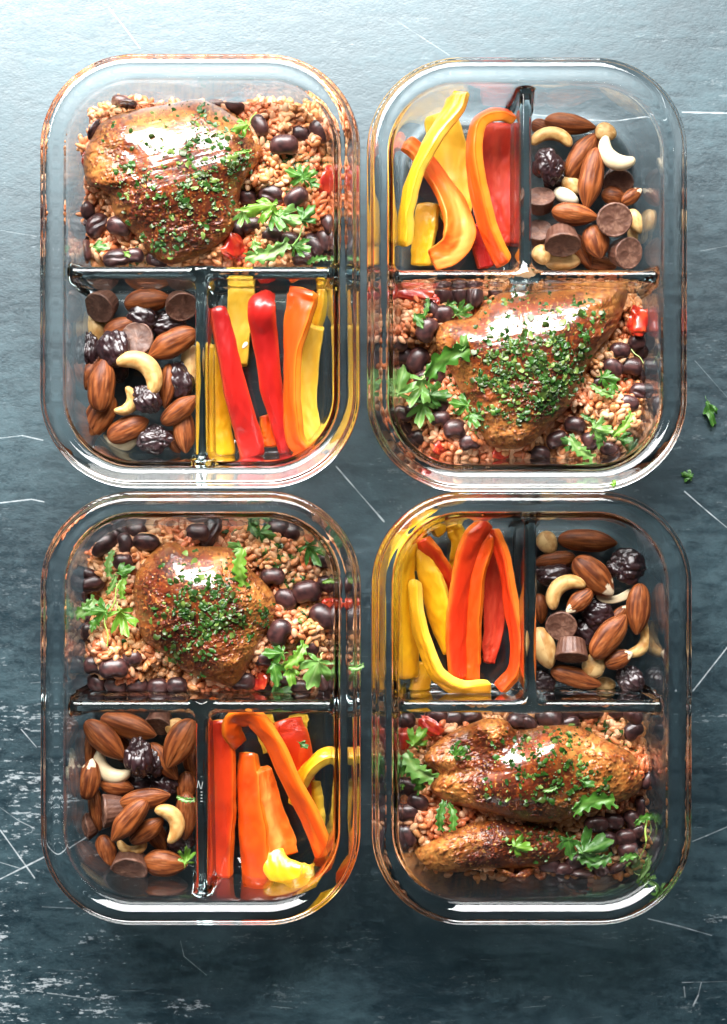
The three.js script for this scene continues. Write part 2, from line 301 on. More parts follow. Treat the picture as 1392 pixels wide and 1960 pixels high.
function cupShape(seed) {                                         // small chocolate cup: wide face at +y
  const o = seed * 7.7, pts = [[0, -0.34], [0.30, -0.34], [0.375, -0.32], [0.395, -0.28], [0.43, -0.1], [0.475, 0.15], [0.495, 0.21], [0.49, 0.255], [0.455, 0.275], [0.40, 0.262], [0.2, 0.255], [0, 0.258]];
  const c = new THREE.SplineCurve(pts.map((p) => new THREE.Vector2(p[0], p[1]))).getPoints(44);
  c[0].x = c[44].x = 0; for (const p of c) p.x = Math.max(0, p.x);
  let g = new THREE.LatheGeometry(c, 72); g.deleteAttribute('uv'); g.deleteAttribute('normal'); g = mergeVertices(g, 1e-5);
  const p = g.attributes.position, col = [];
  for (let i = 0; i < p.count; i++) {
    let x = p.getX(i), y = p.getY(i), z = p.getZ(i); const a = Math.atan2(z, x), r = Math.hypot(x, z);
    const k = 1 + (y < 0.2 && r > 0.37 ? 0.022 * Math.cos(a * 20) : 0) + 0.03 * (fbm(x * 5 + o, y * 5, z * 5, 3) - 0.5);
    y += 0.05 * (fbm(x * 7 + o, z * 7, 2, 4) - 0.5) * (y > 0.2 ? 1 : 0.3);
    p.setXYZ(i, x * k, y, z * k);
    const s = fbm(x * 6 + o, y * 6, z * 6, 4);
    let q = mixc([0.055, 0.020, 0.012], [0.115, 0.046, 0.028], s);
    q = mixc(q, [0.33, 0.175, 0.115], (y > 0.2 ? 0.6 : 0.3) * smooth(0.4, 0.8, 0.5 * fbm(x * 4 + o, y * 5, z * 4 + 3, 3) + 0.5 * fbm(x * 20 + o, y * 22, z * 20, 3)));        // pale bloom on the chocolate
    col.push(...q);
  }
  g.setAttribute('color', new THREE.Float32BufferAttribute(col, 3)); g.computeVertexNormals(); return g;
}
function cherryShape(seed, sharp) {                               // wrinkled dried cherry
  const o = seed * 23.9;
  return skinned((d) => {
    const w = (f, q) => 1 - Math.abs(2 * fbm(d.x * f + o + 0.6 * fbm(d.y * 2, d.z * 2, o, 2), d.y * f * q + 3, d.z * f * q, 2) - 1);
    const k = 1 + 0.46 * (fbm(d.x * 1.3 + o, d.y * 1.3, d.z * 1.3, 2) - 0.5) - 0.20 * Math.pow(w(1.1, 2.0), 5) * (0.4 + 0.6 * sharp) - 0.085 * Math.pow(w(2.4, 2.2), 4) * sharp;
    return V(d.x * 0.5 * k, d.y * 0.36 * k, d.z * 0.44 * k);
  }, 84, 60, (d) => mixc([0.009, 0.005, 0.007], [0.040, 0.014, 0.015], fbm(d.x * 5 + o, d.y * 5, d.z * 5, 3)));
}
function beanShape(seed) {
  const o = seed * 9.7;
  return skinned((d, th) => {
    const t = d.x, dent = 0.10 * Math.exp(-t * t * 5) * smooth(0.1, 1, d.z), k = 1 + 0.05 * (fbm(d.x * 2 + o, d.y * 2, d.z * 2, 2) - 0.5);
    const sq = Math.pow(clamp(1 - Math.pow(Math.abs(t), 2.5)), 0.44) / (Math.sqrt(clamp(1 - t * t)) + 1e-6);
    return V(t * 0.5 * k, d.y * 0.31 * Math.min(sq, 1.3) * k, (d.z * 0.37 * Math.min(sq, 1.3) - dent) * k);
  }, 40, 28, (d) => {
    const s = fbm(d.x * 3 + o, d.y * 3, d.z * 3, 3), hil = Math.exp(-Math.pow(d.x / 0.28, 2) - Math.pow(d.y / 0.16, 2)) * smooth(0.6, 1, d.z);
    return mixc(mixc([0.020, 0.007, 0.008], [0.088, 0.030, 0.027], smooth(0.25, 0.75, s)), [0.30, 0.2, 0.16], hil * 0.6);
  });
}
function splitBeanShape(seed) {                                   // bean whose skin has opened along the top
  const g = beanShape(seed).clone(), p = g.attributes.position, c = g.attributes.color;
  for (let i = 0; i < p.count; i++) {
    const x = p.getX(i), y = p.getY(i), z = p.getZ(i), w = Math.exp(-Math.pow((z - 0.05 * Math.sin(x * 7)) / 0.045, 2)) * smooth(0.05, 0.2, y) * smooth(0.46, 0.3, Math.abs(x));
    p.setY(i, y - 0.075 * w);
    if (w > 0.35) c.setXYZ(i, mix(c.getX(i), 0.035, 0.6), mix(c.getY(i), 0.012, 0.6), mix(c.getZ(i), 0.012, 0.6));
  }
  g.computeVertexNormals(); return g;
}
const M = {
  almond: phys({ color: 0xffffff, vertexColors: true, roughness: 0.46, specularIntensity: 0.5 }),
  cashew: phys({ color: rgb([0.86, 0.84, 0.82]), vertexColors: true, roughness: 0.42, specularIntensity: 0.7 }),
  cup: phys({ color: 0xffffff, vertexColors: true, roughness: 0.5 }),
  cherry: phys({ color: 0xffffff, vertexColors: true, roughness: 0.34, clearcoat: 0.45, clearcoatRoughness: 0.28 }),
  bean: phys({ color: 0xffffff, vertexColors: true, roughness: 0.42, clearcoat: 0.35, clearcoatRoughness: 0.18 }),
};
const SHAPES = {
  almond: [1, 2, 3, 4, 5, 6, 9, 10, 11, 12, 13].map((s) => almondShape(s)), chipped: [7, 8, 14].map((s) => almondShape(s, true)), cashew: [1, 2, 3].map((s) => cashewShape(s)), palecashew: [4, 5].map((s) => cashewShape(s, true)),
  half: [cashewShape(6, true, true)], peanut: [1, 2, 3].map((s) => peanutShape(s)), white: [peanutShape(4, true)], cup: [1, 2, 3].map(cupShape), cherry: [1, 2, 3, 4].map((s) => cherryShape(s, 1)), plum: [5, 6].map((s) => cherryShape(s, 0.35)),
  bean: [1, 2, 3, 4].map(beanShape), splitbean: [5, 6].map(splitBeanShape),
};
const WHAT = {                                                     // name, category, group, material, thickness stretch
  almond: ['almond', 'almond', 'almonds', M.almond], chipped: ['almond', 'almond', 'almonds', M.almond], cashew: ['cashew', 'cashew', 'cashews', M.cashew], palecashew: ['cashew', 'cashew', 'cashews', M.cashew],
  half: ['cashew', 'cashew', 'cashews', M.cashew], peanut: ['peanut', 'peanut', 'peanuts', M.cashew], white: ['peanut', 'peanut', 'peanuts', M.cashew], cup: ['chocolate_cup', 'chocolate', 'small chocolate cups', M.cup],
  cherry: ['dried_cherry', 'dried fruit', 'dried dark cherries', M.cherry], plum: ['dried_cherry', 'dried fruit', 'dried dark cherries', M.cherry], bean: ['black_bean', 'bean', 'black beans', M.bean], splitbean: ['black_bean', 'bean', 'black beans', M.bean],
};
let turnSeed = 3;
/** One piece of food at photo pixel (px, py): len and wid in photo pixels, ang clockwise in the photo, y millimetres above the table, tilt lifts the tip, roll turns it about its length. */
function piece(kind, px, py, len, wid, ang, y, label, tilt = 0, roll = 0, group) {
  const [name, category, grp, mat] = WHAT[kind], list = SHAPES[kind];
  const v = (turnSeed = (turnSeed * 7 + 5) % 101) % list.length, g = list[v];
  const o = new THREE.Mesh(g, mat); o.name = numbered(name);
  const at = P(px, py, y / 1000), k = (kind.includes('bean') ? 1 : 1.06) * SC * (EYE - y / 1000) / (EYE - RIM);
  const native = { almond: 0.52, chipped: 0.52, cashew: 0.64, palecashew: 0.64, half: 0.64, peanut: 0.52, white: 0.52, cup: 0.99, cherry: 0.84, plum: 0.84, bean: 0.72, splitbean: 0.72 }[kind];
  const L = len * k * (kind.includes('cashew') || kind === 'half' ? 0.97 : 1), W = wid * k / native;
  o.scale.set(L, (L + W) / 2, W);
  if (kind === 'cup') o.scale.set(L, L * 0.95, W);
  o.rotation.set(roll * Math.PI / 180, -ang * Math.PI / 180, tilt * Math.PI / 180, 'YZX');
  o.position.copy(at);
  scene.add(tag(shade(o), label, category, group || grp));
  return o;
}
const ORD = ['first', 'second', 'third', 'fourth', 'fifth', 'sixth', 'seventh', 'eighth', 'ninth', 'tenth', 'eleventh', 'twelfth', 'thirteenth', 'fourteenth'];
const COUNT = ['no', 'one', 'two', 'three', 'four', 'five', 'six', 'seven', 'eight', 'nine', 'ten', 'eleven', 'twelve', 'thirteen', 'fourteen'];
/** Labels that count along a row: "third from the left of five glossy black beans above the chicken, upper left box". */
function rows(items, axis, noun, place, make) {
  const order = items.map((it, i) => i).sort((a, b) => items[a][axis] - items[b][axis]), n = items.length, rank = [];
  order.forEach((i, k) => { rank[i] = k; });
  items.forEach((it, i) => {
    const from = axis ? 'top' : 'left', k = rank[i];
    const pos = n === 1 ? `only ${noun} ${place}` : n === 2 ? `${axis ? (k ? 'lower' : 'upper') : (k ? 'right-hand' : 'left-hand')} one of two ${noun}s ${place}` : k === n - 1 ? `last from ${from} of ${COUNT[n]} ${noun}s ${place}` : `${ORD[k]} from ${from} of ${COUNT[n]} ${noun}s ${place}`;
    make(it, pos);
  });
}
const bean = (list, axis, place) => rows(list, axis, 'black bean', place, (it, label) => { const t = riceTop[place.includes('upper left box') ? 'ul' : place.includes('upper right box') ? 'ur' : place.includes('lower left box') ? 'll' : 'lr'](it[0], it[1]); piece(it[6] ? 'splitbean' : 'bean', it[0], it[1], it[2] * 1.04, it[3] * 1.04, it[4], t === null ? it[5] : mix(it[5], Math.max(t, 9) + 2.6, 0.8), label, 8 * Math.sin(it[0]), 25 + 20 * Math.sin(it[1])); });

// upper left box, nut compartment
piece('cup', 197, 583, 60, 58, 20, 17, 'ridged chocolate cup in the top left corner of the upper left nut compartment', 12, 38);
piece('peanut', 181, 628, 62, 42, 80, 9, 'pale peanut half buried under the corner chocolate cup, upper left box');
piece('almond', 229, 628, 62, 38, -22, 17, 'short almond above the creased dried cherry, upper left box', 8);
piece('almond', 282, 577, 84, 46, -8, 17, 'dark shaded almond against the glass wall, upper left nut compartment', 0, 10);
piece('plum', 272, 610, 66, 52, 20, 16, 'smooth black dried cherry under the shaded almond, upper left box');
piece('plum', 322, 620, 70, 48, -10, 13, 'black dried cherry between shaded almond and short wall, upper left box');
piece('cup', 345, 583, 60, 54, -14, 18, 'dark chocolate cup in the top right corner of the upper left nut compartment', -14, 30);
piece('cherry', 173, 670, 70, 34, 82, 16, 'narrow wrinkled dried cherry on the left edge of the upper left nuts', 0, 40);
piece('plum', 219, 668, 72, 58, 70, 25, 'shiny creased dried cherry touching the big cashew, upper left box', 6, 10);
piece('cup', 265, 652, 62, 62, 0, 18, 'chocolate cup lying face up above the big cashew, upper left box', 4, -8);
piece('almond', 331, 658, 96, 50, 152, 24, 'large almond right of the face-up chocolate cup, upper left box', 0, -12);
piece('cashew', 268, 714, 108, 74, 42, 28, 'largest cashew, in the middle of the upper left nuts', -4, -14);
piece('cashew', 240, 768, 62, 48, 115, 24, 'thin hooked cashew below the largest cashew, upper left box', 6, -20);
piece('cherry', 281, 765, 62, 50, 50, 27, 'wrinkled dried cherry below the largest cashew, upper left box');
piece('almond', 320, 738, 80, 34, 96, 18, 'almond standing on edge beside the central wrinkled cherry, upper left box', 0, 50);
piece('plum', 345, 728, 72, 56, 70, 16, 'black dried cherry by the short glass wall, upper left box');
piece('peanut', 367, 698, 72, 36, 88, 14, 'yellow peanut pressed against the short wall, upper left box');
piece('almond', 196, 737, 98, 50, -84, 26, 'smooth almond pointing up at the left of the upper left nuts', 0, 8);
piece('almond', 172, 714, 70, 36, -58, 16, 'reddish almond behind the smooth upright one, upper left box');
piece('almond', 189, 800, 96, 50, 122, 17, 'almond lowest on the left side of the upper left nuts', 0, -10);
piece('almond', 245, 822, 80, 46, -24, 19, 'almond above the white cashew at the bottom, upper left box');
piece('almond', 343, 785, 80, 38, -38, 20, 'slim almond slanting up to the short wall, upper left box', 0, 14);
piece('almond', 352, 825, 78, 42, 84, 15, 'almond standing in the bottom right corner of the upper left nuts', 0, -20);
piece('cherry', 296, 840, 64, 54, 0, 19, 'wrinkled dried cherry at the bottom of the upper left nuts');
piece('palecashew', 228, 844, 74, 44, 180, 10, 'white cashew half hidden at the bottom of the upper left nuts');
piece('almond', 332, 846, 46, 24, 62, 10, 'almond sliver beside the bottom wrinkled cherry, upper left box');
piece('plum', 222, 705, 60, 44, 80, 13, 'dark dried cherry under the creased one, upper left box');

// upper right box, nut compartment
piece('almond', 1091, 237, 92, 38, 8, 17, 'dark almond along the top of the upper right nuts', 0, -10);
piece('chipped', 1036, 243, 38, 28, 20, 14, 'almond tip with a pale chip by the short wall, upper right box');
piece('cashew', 1056, 268, 86, 50, 2, 25, 'arched cashew over the round wrinkled cherry, upper right box', 0, -10);
piece('cherry', 1052, 318, 66, 58, 80, 27, 'round wrinkled cherry under the arched cashew, upper right box');
piece('almond', 1115, 300, 96, 48, -58, 20, 'wide wrinkled almond left of the white cashew, upper right box', 0, 20);
piece('almond', 1133, 341, 112, 46, 100, 28, 'longest almond, upright in the middle of the upper right nuts', 0, -8);
piece('palecashew', 1180, 293, 86, 62, 218, 29, 'whitest cashew, curled on top at the right of the upper right nuts', 0, 12);
piece('peanut', 1160, 253, 40, 32, 20, 22, 'tan peanut just above the whitest cashew, upper right box');
piece('cup', 1182, 347, 56, 52, 0, 15, 'shaded chocolate cup below the whitest cashew, upper right box', 0, 30);
piece('almond', 1174, 375, 44, 34, 10, 17, 'small reddish almond above the round chocolate cup, upper right box');
piece('chipped', 1209, 376, 44, 26, -36, 20, 'small cut almond at the far right of the upper right nuts', 0, 12);
piece('peanut', 1096, 355, 42, 30, 40, 19, 'yellow peanut left of the longest almond, upper right box');
piece('white', 1084, 376, 50, 26, 26, 22, 'white split peanut above the horizontal almond, upper right box');
piece('cup', 1034, 386, 54, 50, 0, 23, 'chocolate cup by the short wall, upper of two, upper right box', 6, -38);
piece('almond', 1100, 410, 84, 40, 8, 28, 'horizontal almond in the middle of the upper right nuts', 0, 22);
piece('cup', 1173, 420, 66, 62, 0, 29, 'round chocolate cup showing its whole face, upper right box', -4, 14);
piece('peanut', 1216, 424, 48, 28, 65, 18, 'pale peanut behind the round chocolate cup, upper right box');
piece('peanut', 1213, 449, 34, 22, 95, 12, 'dim tan peanut low at the right of the upper right nuts');
piece('cup', 1032, 448, 48, 48, 0, 18, 'chocolate cup by the short wall, lower of two, upper right box', 4, -30);
piece('cup', 1076, 458, 66, 56, 0, 26, 'tilted chocolate cup above the tan cashew half, upper right box', 0, 52);
piece('almond', 1141, 462, 62, 48, 74, 24, 'short knobbly orange almond under the round cup, upper right box');
piece('cup', 1195, 484, 60, 58, -20, 22, 'chocolate cup in the bottom right of the upper right nuts', -22, 20);
piece('peanut', 1037, 488, 38, 32, 60, 23, 'round yellow peanut in the bottom left of the upper right nuts');
piece('peanut', 1077, 500, 66, 34, 0, 14, 'tan peanut lying under the tilted chocolate cup, upper right box');
piece('almond', 1114, 480, 64, 32, 62, 14, 'dark almond between tilted cup and orange almond, upper right box');
piece('almond', 1148, 505, 60, 34, 10, 9, 'deep brown almond at the bottom of the upper right nuts');
piece('plum', 1066, 345, 60, 40, 20, 14, 'dark dried cherry under the round wrinkled one, upper right box');

// lower left box, nut compartment
piece('almond', 200, 1416, 96, 48, 44, 28, 'glossy almond in the top left of the lower left nuts', 0, 6);
piece('almond', 245, 1391, 104, 46, 17, 23, 'long almond along the cross wall, lower left box', 0, -6);
piece('cup', 305, 1381, 52, 44, 10, 15, 'chocolate cup in shade beside the long top almond, lower left box', 0, 40);
piece('peanut', 334, 1390, 36, 28, -40, 17, 'yellow peanut peeping out behind the big right almond, lower left box');
piece('almond', 345, 1423, 98, 54, 118, 28, 'broad almond in the top right of the lower left nuts', 0, -8);
piece('almond', 171, 1434, 74, 34, 92, 18, 'shaded almond behind the glossy one, lower left box', 0, 30);
piece('palecashew', 214, 1466, 86, 60, 218, 21, 'white cashew half left of the shiny wrinkled cherry, lower left box', 0, 0);
piece('cherry', 266, 1450, 78, 54, 84, 29, 'shiny wrinkled cherry in the middle of the lower left nuts', 0, 20);
piece('cherry', 293, 1460, 52, 40, 80, 22, 'purple dried cherry stuck to the shiny wrinkled one, lower left box');
piece('almond', 312, 1457, 82, 38, 52, 20, 'almond between the shiny cherry and the broad almond, lower left box', 0, 14);
piece('chipped', 171, 1492, 74, 42, -80, 26, 'chipped light almond at the left edge of the lower left nuts', 0, 4);
piece('almond', 223, 1504, 62, 34, 9, 20, 'small almond under the white cashew half, lower left box');
piece('cherry', 314, 1500, 60, 46, 25, 15, 'dull dried cherry right of the small almond, lower left box');
piece('almond', 277, 1530, 92, 40, -10, 24, 'almond lying behind the front crossing almond, lower left box', 0, 10);
piece('almond', 248, 1570, 96, 44, 130, 31, 'front almond crossing on top of the lower left nuts', 0, 4);
piece('cup', 214, 1551, 62, 50, 88, 22, 'chocolate cup on its side left of the crossing almond, lower left box', 0, 72);
piece('almond', 185, 1547, 80, 32, 82, 15, 'narrow almond left of the sideways chocolate cup, lower left box', 0, 40);
piece('cup', 166, 1581, 54, 40, 80, 14, 'chocolate cup at the left edge of the lower left nuts', 0, 40);
piece('cashew', 322, 1576, 82, 60, 66, 27, 'golden cashew in the lower left nuts', 0, -12);
piece('almond', 281, 1590, 72, 38, -36, 23, 'almond tucked under the crossing almond, lower left box', 0, 18);
piece('almond', 356, 1561, 86, 40, 92, 19, 'upright almond beside the short wall under a herb strip, lower left box');
piece('almond', 368, 1458, 56, 34, 80, 13, 'dark red almond below the broad almond, lower left box');
piece('almond', 356, 1508, 60, 36, 96, 15, 'shaded almond above the herb strip, lower left box');
piece('cashew', 253, 1618, 62, 38, 182, 18, 'small tan cashew above the round chocolate cup, lower left box');
piece('almond', 203, 1632, 66, 40, 78, 16, 'bottom left almond of the lower left nuts', 0, 16);
piece('cup', 249, 1656, 68, 62, 0, 18, 'chocolate cup with pale bloom at the bottom of the lower left nuts', 0, 30);
piece('almond', 316, 1652, 80, 48, 4, 18, 'bottom right almond of the lower left nuts, under a herb leaf');
piece('almond', 300, 1600, 60, 36, 60, 12, 'dark almond deep under the golden cashew, lower left box');
piece('almond', 238, 1436, 60, 38, 60, 13, 'almond in shadow behind the white cashew half, lower left box');
piece('plum', 345, 1606, 56, 44, 0, 12, 'black dried cherry low beside the short wall, lower left box');
piece('plum', 268, 1500, 60, 44, 0, 12, 'black dried cherry under the shiny wrinkled one, lower left box');

// lower right box, nut compartment
piece('almond', 1124, 1036, 106, 42, 4, 18, 'reddish almond along the top of the lower right nuts', 0, 10);
piece('peanut', 1048, 1039, 44, 36, 60, 16, 'tan peanut in the top left corner of the lower right nuts');
piece('almond', 1062, 1072, 76, 34, 172, 16, 'almond above the smooth black cherry, lower right box', 0, -20);
piece('cherry', 1201, 1084, 76, 68, 0, 22, 'round black cherry at the top right of the lower right nuts');
piece('chipped', 1136, 1103, 94, 56, 44, 24, 'broad chipped almond left of the round black cherry, lower right box', 0, 6);
piece('plum', 1061, 1102, 70, 42, -8, 18, 'smooth black cherry above the curled cashew, lower right box');
piece('cashew', 1082, 1134, 90, 60, -38, 28, 'curled tan cashew in the middle of the lower right nuts', 0, -10);
piece('chipped', 1109, 1151, 60, 34, 138, 27, 'broken almond inside the curl of the tan cashew, lower right box', 0, 10);
piece('half', 1177, 1139, 76, 30, 170, 20, 'pale cashew sliver under the broad chipped almond, lower right box');
piece('almond', 1222, 1165, 92, 46, 94, 27, 'smooth orange almond at the right edge of the lower right nuts');
piece('almond', 1034, 1164, 54, 28, 84, 14, 'dark almond beside the short wall, lower right box');
piece('cup', 1074, 1195, 58, 54, 0, 23, 'chocolate cup below the curled cashew, lower right box', 6, 12);
piece('plum', 1145, 1176, 62, 58, 0, 17, 'shiny black cherry in the centre of the lower right nuts');
piece('plum', 1122, 1212, 52, 44, 30, 15, 'black cherry below the shiny central one, lower right box');
piece('almond', 1166, 1219, 96, 50, -52, 27, 'deeply wrinkled almond below the central cherry, lower right box', 0, 4);
piece('chipped', 1187, 1177, 44, 26, -50, 18, 'chipped almond end behind the wrinkled almond, lower right box');
piece('cashew', 1223, 1224, 80, 52, 112, 20, 'tan cashew curving under the orange almond, lower right box');
piece('peanut', 1041, 1240, 78, 42, 72, 23, 'largest peanut, beside the short wall, lower right box');
piece('cup', 1094, 1244, 62, 56, 8, 26, 'chocolate cup lying on its side right of the largest peanut, lower right box', -10, 66);
piece('chipped', 1184, 1261, 54, 34, -24, 23, 'small chipped almond below the wrinkled almond, lower right box');
piece('peanut', 1138, 1272, 50, 40, -60, 20, 'yellow peanut at the bottom of the lower right nuts');
piece('almond', 1102, 1297, 94, 38, 16, 19, 'bottom almond of the lower right nuts', 0, 6);
piece('cherry', 1206, 1301, 60, 50, 40, 15, 'wrinkled cherry in the bottom right of the lower right nuts');
piece('plum', 1041, 1304, 46, 40, 0, 14, 'purplish round cherry in the bottom left of the lower right nuts');
piece('peanut', 1160, 1310, 36, 26, 0, 9, 'dim peanut behind the bottom almond tip, lower right box');


// ---------------------------------------------------------------- bell pepper strips
const PEP = {
  red: { skin: [0.47, 0.012, 0.008], deep: [0.30, 0.006, 0.006], edge: [0.62, 0.06, 0.02], inner: [0.40, 0.014, 0.008], vein: [0.60, 0.10, 0.05] },
  orange: { skin: [0.78, 0.085, 0.004], deep: [0.66, 0.05, 0.004], edge: [0.84, 0.20, 0.012], inner: [0.76, 0.12, 0.008], vein: [0.88, 0.34, 0.06] },
  flame: { skin: [0.70, 0.042, 0.005], deep: [0.55, 0.022, 0.004], edge: [0.82, 0.16, 0.012], inner: [0.70, 0.085, 0.008], vein: [0.88, 0.36, 0.08] },
  yellow: { skin: [0.86, 0.42, 0.008], deep: [0.76, 0.32, 0.006], edge: [0.90, 0.56, 0.05], inner: [0.84, 0.46, 0.03], vein: [0.92, 0.66, 0.18] },
};
const skinMat = phys({ color: 0xffffff, vertexColors: true, roughness: 0.36, clearcoat: 0.55, clearcoatRoughness: 0.16 });
const fleshMat = phys({ color: 0xffffff, vertexColors: true, roughness: 0.38, specularIntensity: 0.55 });
let pepSeed = 1;
/** A strip along path [[px, py, mm], ...]; w: widths in photo pixels along it; roll: degrees along it (0 skin up, 180 flesh up, 90 cut edge up); bow: how far the strip is bent across, share of its width. */
function strip(color, path, w, roll, label, bow = 0.22, thick = 4.0, veins = 0.22) {
  const c = PEP[color], o = pepSeed++ * 7.13, k0 = SC;
  const pts = path.map((p) => P(p[0], p[1], p[2] / 1000)), curve = new THREE.CatmullRomCurve3(pts, false, 'centripetal'), n = 64, m = 18;
  const LEN = curve.getLength(), along = (a, t) => { if (typeof a === 'number') return a; const x = t * (a.length - 1), i = Math.min(a.length - 2, Math.floor(x)), f = x - i; return mix(a[i], a[i + 1], f * f * (3 - 2 * f)); };
  // parametric positions follow control points so widths and rolls sit where they were read
  const skin = { p: [], c: [], i: [] }, flesh = { p: [], c: [], i: [] };
  const profile = [];                                             // closed section as [v, which, s]
  const rowsS = [], rowsF = [];
  let prevB = null;
  for (let j = 0; j <= n; j++) {
    const t = j / n, q = curve.getPoint(t), T = curve.getTangent(t);
    let b = V(0, 1, 0).cross(T); if (b.length() < 0.25 && prevB) b = prevB.clone(); b.sub(T.clone().multiplyScalar(b.dot(T))).normalize();
    if (prevB && b.dot(prevB) < 0) b.negate();
    prevB = b.clone();
    const up = T.clone().cross(b).normalize(); if (up.y < 0 && path.length) up.negate();
    const a0 = along(roll, t), a = (Math.abs(a0) < 22 ? a0 + (Math.round(o) % 2 ? 17 : -17) : a0) * Math.PI / 180, B = b.clone().multiplyScalar(Math.cos(a)).add(up.clone().multiplyScalar(Math.sin(a))), U = up.clone().multiplyScalar(Math.cos(a)).sub(b.clone().multiplyScalar(Math.sin(a)));
    const endIn = Math.pow(clamp(1 - Math.pow(Math.abs(2 * t - 1), 34)), 0.5);
    const W = along(w, t) * k0 * mix(0.86, 1, Math.pow(clamp(1 - Math.pow(Math.abs(2 * t - 1), 18)), 0.4)) * (1 + 0.2 * (fbm(t * LEN * 70 + o, o, 1, 3) - 0.5)), th = thick / 1000 * (0.85 + 0.3 * noise(t * 3 + o, 5)), skew = 0.05 * (noise(t * 5 + o, 2) - 0.5), bo = 0.72 * along(bow, t);
    const put = (v, d, dst, col) => {                              // v across -1..1, d depth below the skin
      const h = -bo * W * v * v * 0.9 + skew * W * v - d + 0.0016 * (fbm(t * LEN * 80 + o, v * 1.2, 2, 2) - 0.5) + 0.0005 * (fbm(t * LEN * 260 + o, v * 3, 4, 2) - 0.5);
      const x = v * W / 2 * (1 - 0.35 * Math.max(0, bo) * d / th * 0.2);
      const s = q.clone().add(B.clone().multiplyScalar(x + wave)).add(U.clone().multiplyScalar(h + th / 2 + bo * W * 0.35));
      dst.p.push(s.x, s.y, s.z); dst.c.push(...col);
    };
    const sk = mixc(c.skin, c.deep, smooth(0.35, 0.75, fbm(t * 3 + o, 3, o, 3)));
    const wave = 0.0022 * (fbm(t * 5 + o, 9, o, 3) - 0.5);
    for (let i = 0; i <= m; i++) { const v = -1 + 2 * i / m, e = Math.pow(Math.abs(v), 10) * th * 0.10; put(v, e + (1 - endIn) * th * 0.2, skin, mixc(sk, c.edge, 0.75 * Math.pow(Math.abs(v), 9))); }
    // flesh: edge, inner face, edge
    const fl = [];
    for (let i = 0; i <= 4; i++) fl.push([1 + 0.0 * i, i / 4, 'e']);
    for (let i = 1; i < m; i++) fl.push([1 - 2 * i / m, 1, 'i']);
    for (let i = 0; i <= 4; i++) fl.push([-1, 1 - i / 4, 'e']);
    for (const [v, d, kind] of fl) {
      const rough = fbm(v * 4 + o, t * LEN * 260, 3, 3), vein = Math.exp(-Math.pow((v - 0.25 * Math.sin(o)) / 0.5, 2)) * veins * smooth(0.3, 0.75, fbm(t * LEN * 60 + o, v * 2, 8, 3));
      const dd = th * (kind === 'e' ? mix(0.10, 0.96, d) : 1 + 0.10 * (rough - 0.5) + 0.16 * vein) * (0.3 + 0.7 * endIn);
      const vv = kind === 'e' ? v * (1 + 0.03 * (noise(t * 40 + o, d * 3) - 0.5) + 0.02 * Math.sin(d * Math.PI)) : v;
      put(vv, dd, flesh, kind === 'e' ? mixc(mixc(c.skin, c.edge, smooth(0, 0.3, d)), c.vein, 0.22 * smooth(0.4, 0.8, rough) + 0.25 * smooth(0.6, 1, d)) : mixc(mixc(c.inner, c.edge, 0.25 + 0.3 * smooth(0.3, 0.8, rough)), c.vein, clamp(vein * 1.5 + 0.10 * smooth(0.55, 0.8, rough))));
    }
    rowsS.push(m + 1); rowsF.push(fl.length);
  }
  const F = rowsF[0];
  for (let j = 0; j < n; j++) {
    for (let i = 0; i < m; i++) { const a = j * (m + 1) + i, d = a + m + 1; skin.i.push(a, a + 1, d, a + 1, d + 1, d); }
    for (let i = 0; i < F - 1; i++) { const a = j * F + i, d = a + F; flesh.i.push(a, a + 1, d, a + 1, d + 1, d); }
  }
  for (const j of [0, n]) {                                         // cut ends
    const base = flesh.p.length / 3, src = [];
    for (let i = 0; i <= m; i++) src.push([skin.p, (j * (m + 1) + i) * 3]);
    for (let i = 0; i < F; i++) src.push([flesh.p, (j * F + i) * 3]);
    const ce = [0, 0, 0]; for (const [arr, k] of src) for (let d = 0; d < 3; d++) ce[d] += arr[k + d] / src.length;
    const T = curve.getTangent(j ? 1 : 0).multiplyScalar((j ? 1 : -1) * 0.0006);
    flesh.p.push(ce[0] + T.x, ce[1] + T.y, ce[2] + T.z); flesh.c.push(...c.vein);
    for (const [arr, k] of src) { flesh.p.push(arr[k], arr[k + 1], arr[k + 2]); flesh.c.push(...c.edge); }
    for (let i = 0; i < src.length; i++) { const a = base + 1 + i, b = base + 1 + (i + 1) % src.length; if (j) flesh.i.push(base, b, a); else flesh.i.push(base, a, b); }
  }
  const g = new THREE.Group(); g.name = numbered('pepper_strip');
  const mid = curve.getPoint(0.5); mid.y = Math.min(...pts.map((p) => p.y)) - 0.003; g.position.copy(mid);
  for (const [name, d, mat] of [['skin', skin, skinMat], ['flesh', flesh, fleshMat]]) {
    const pos = d.p.map((x, i) => x - [mid.x, mid.y, mid.z][i % 3]);
    const e = new THREE.Mesh(geo(pos, d.i, d.c), mat); e.name = name; g.add(e);
  }
  scene.add(tag(shade(g), label, 'pepper strip', 'bell pepper strips'));
}
function seed(px, py, y, label) { const g = peanutShape(4, true), o = new THREE.Mesh(g, M.cashew); o.name = numbered('pepper_seed'); o.scale.setScalar(0.0042); o.scale.y = 0.003; o.position.copy(P(px, py, y / 1000)); o.rotation.y = px; scene.add(tag(shade(o), label, 'seed', 'white pepper seeds')); }

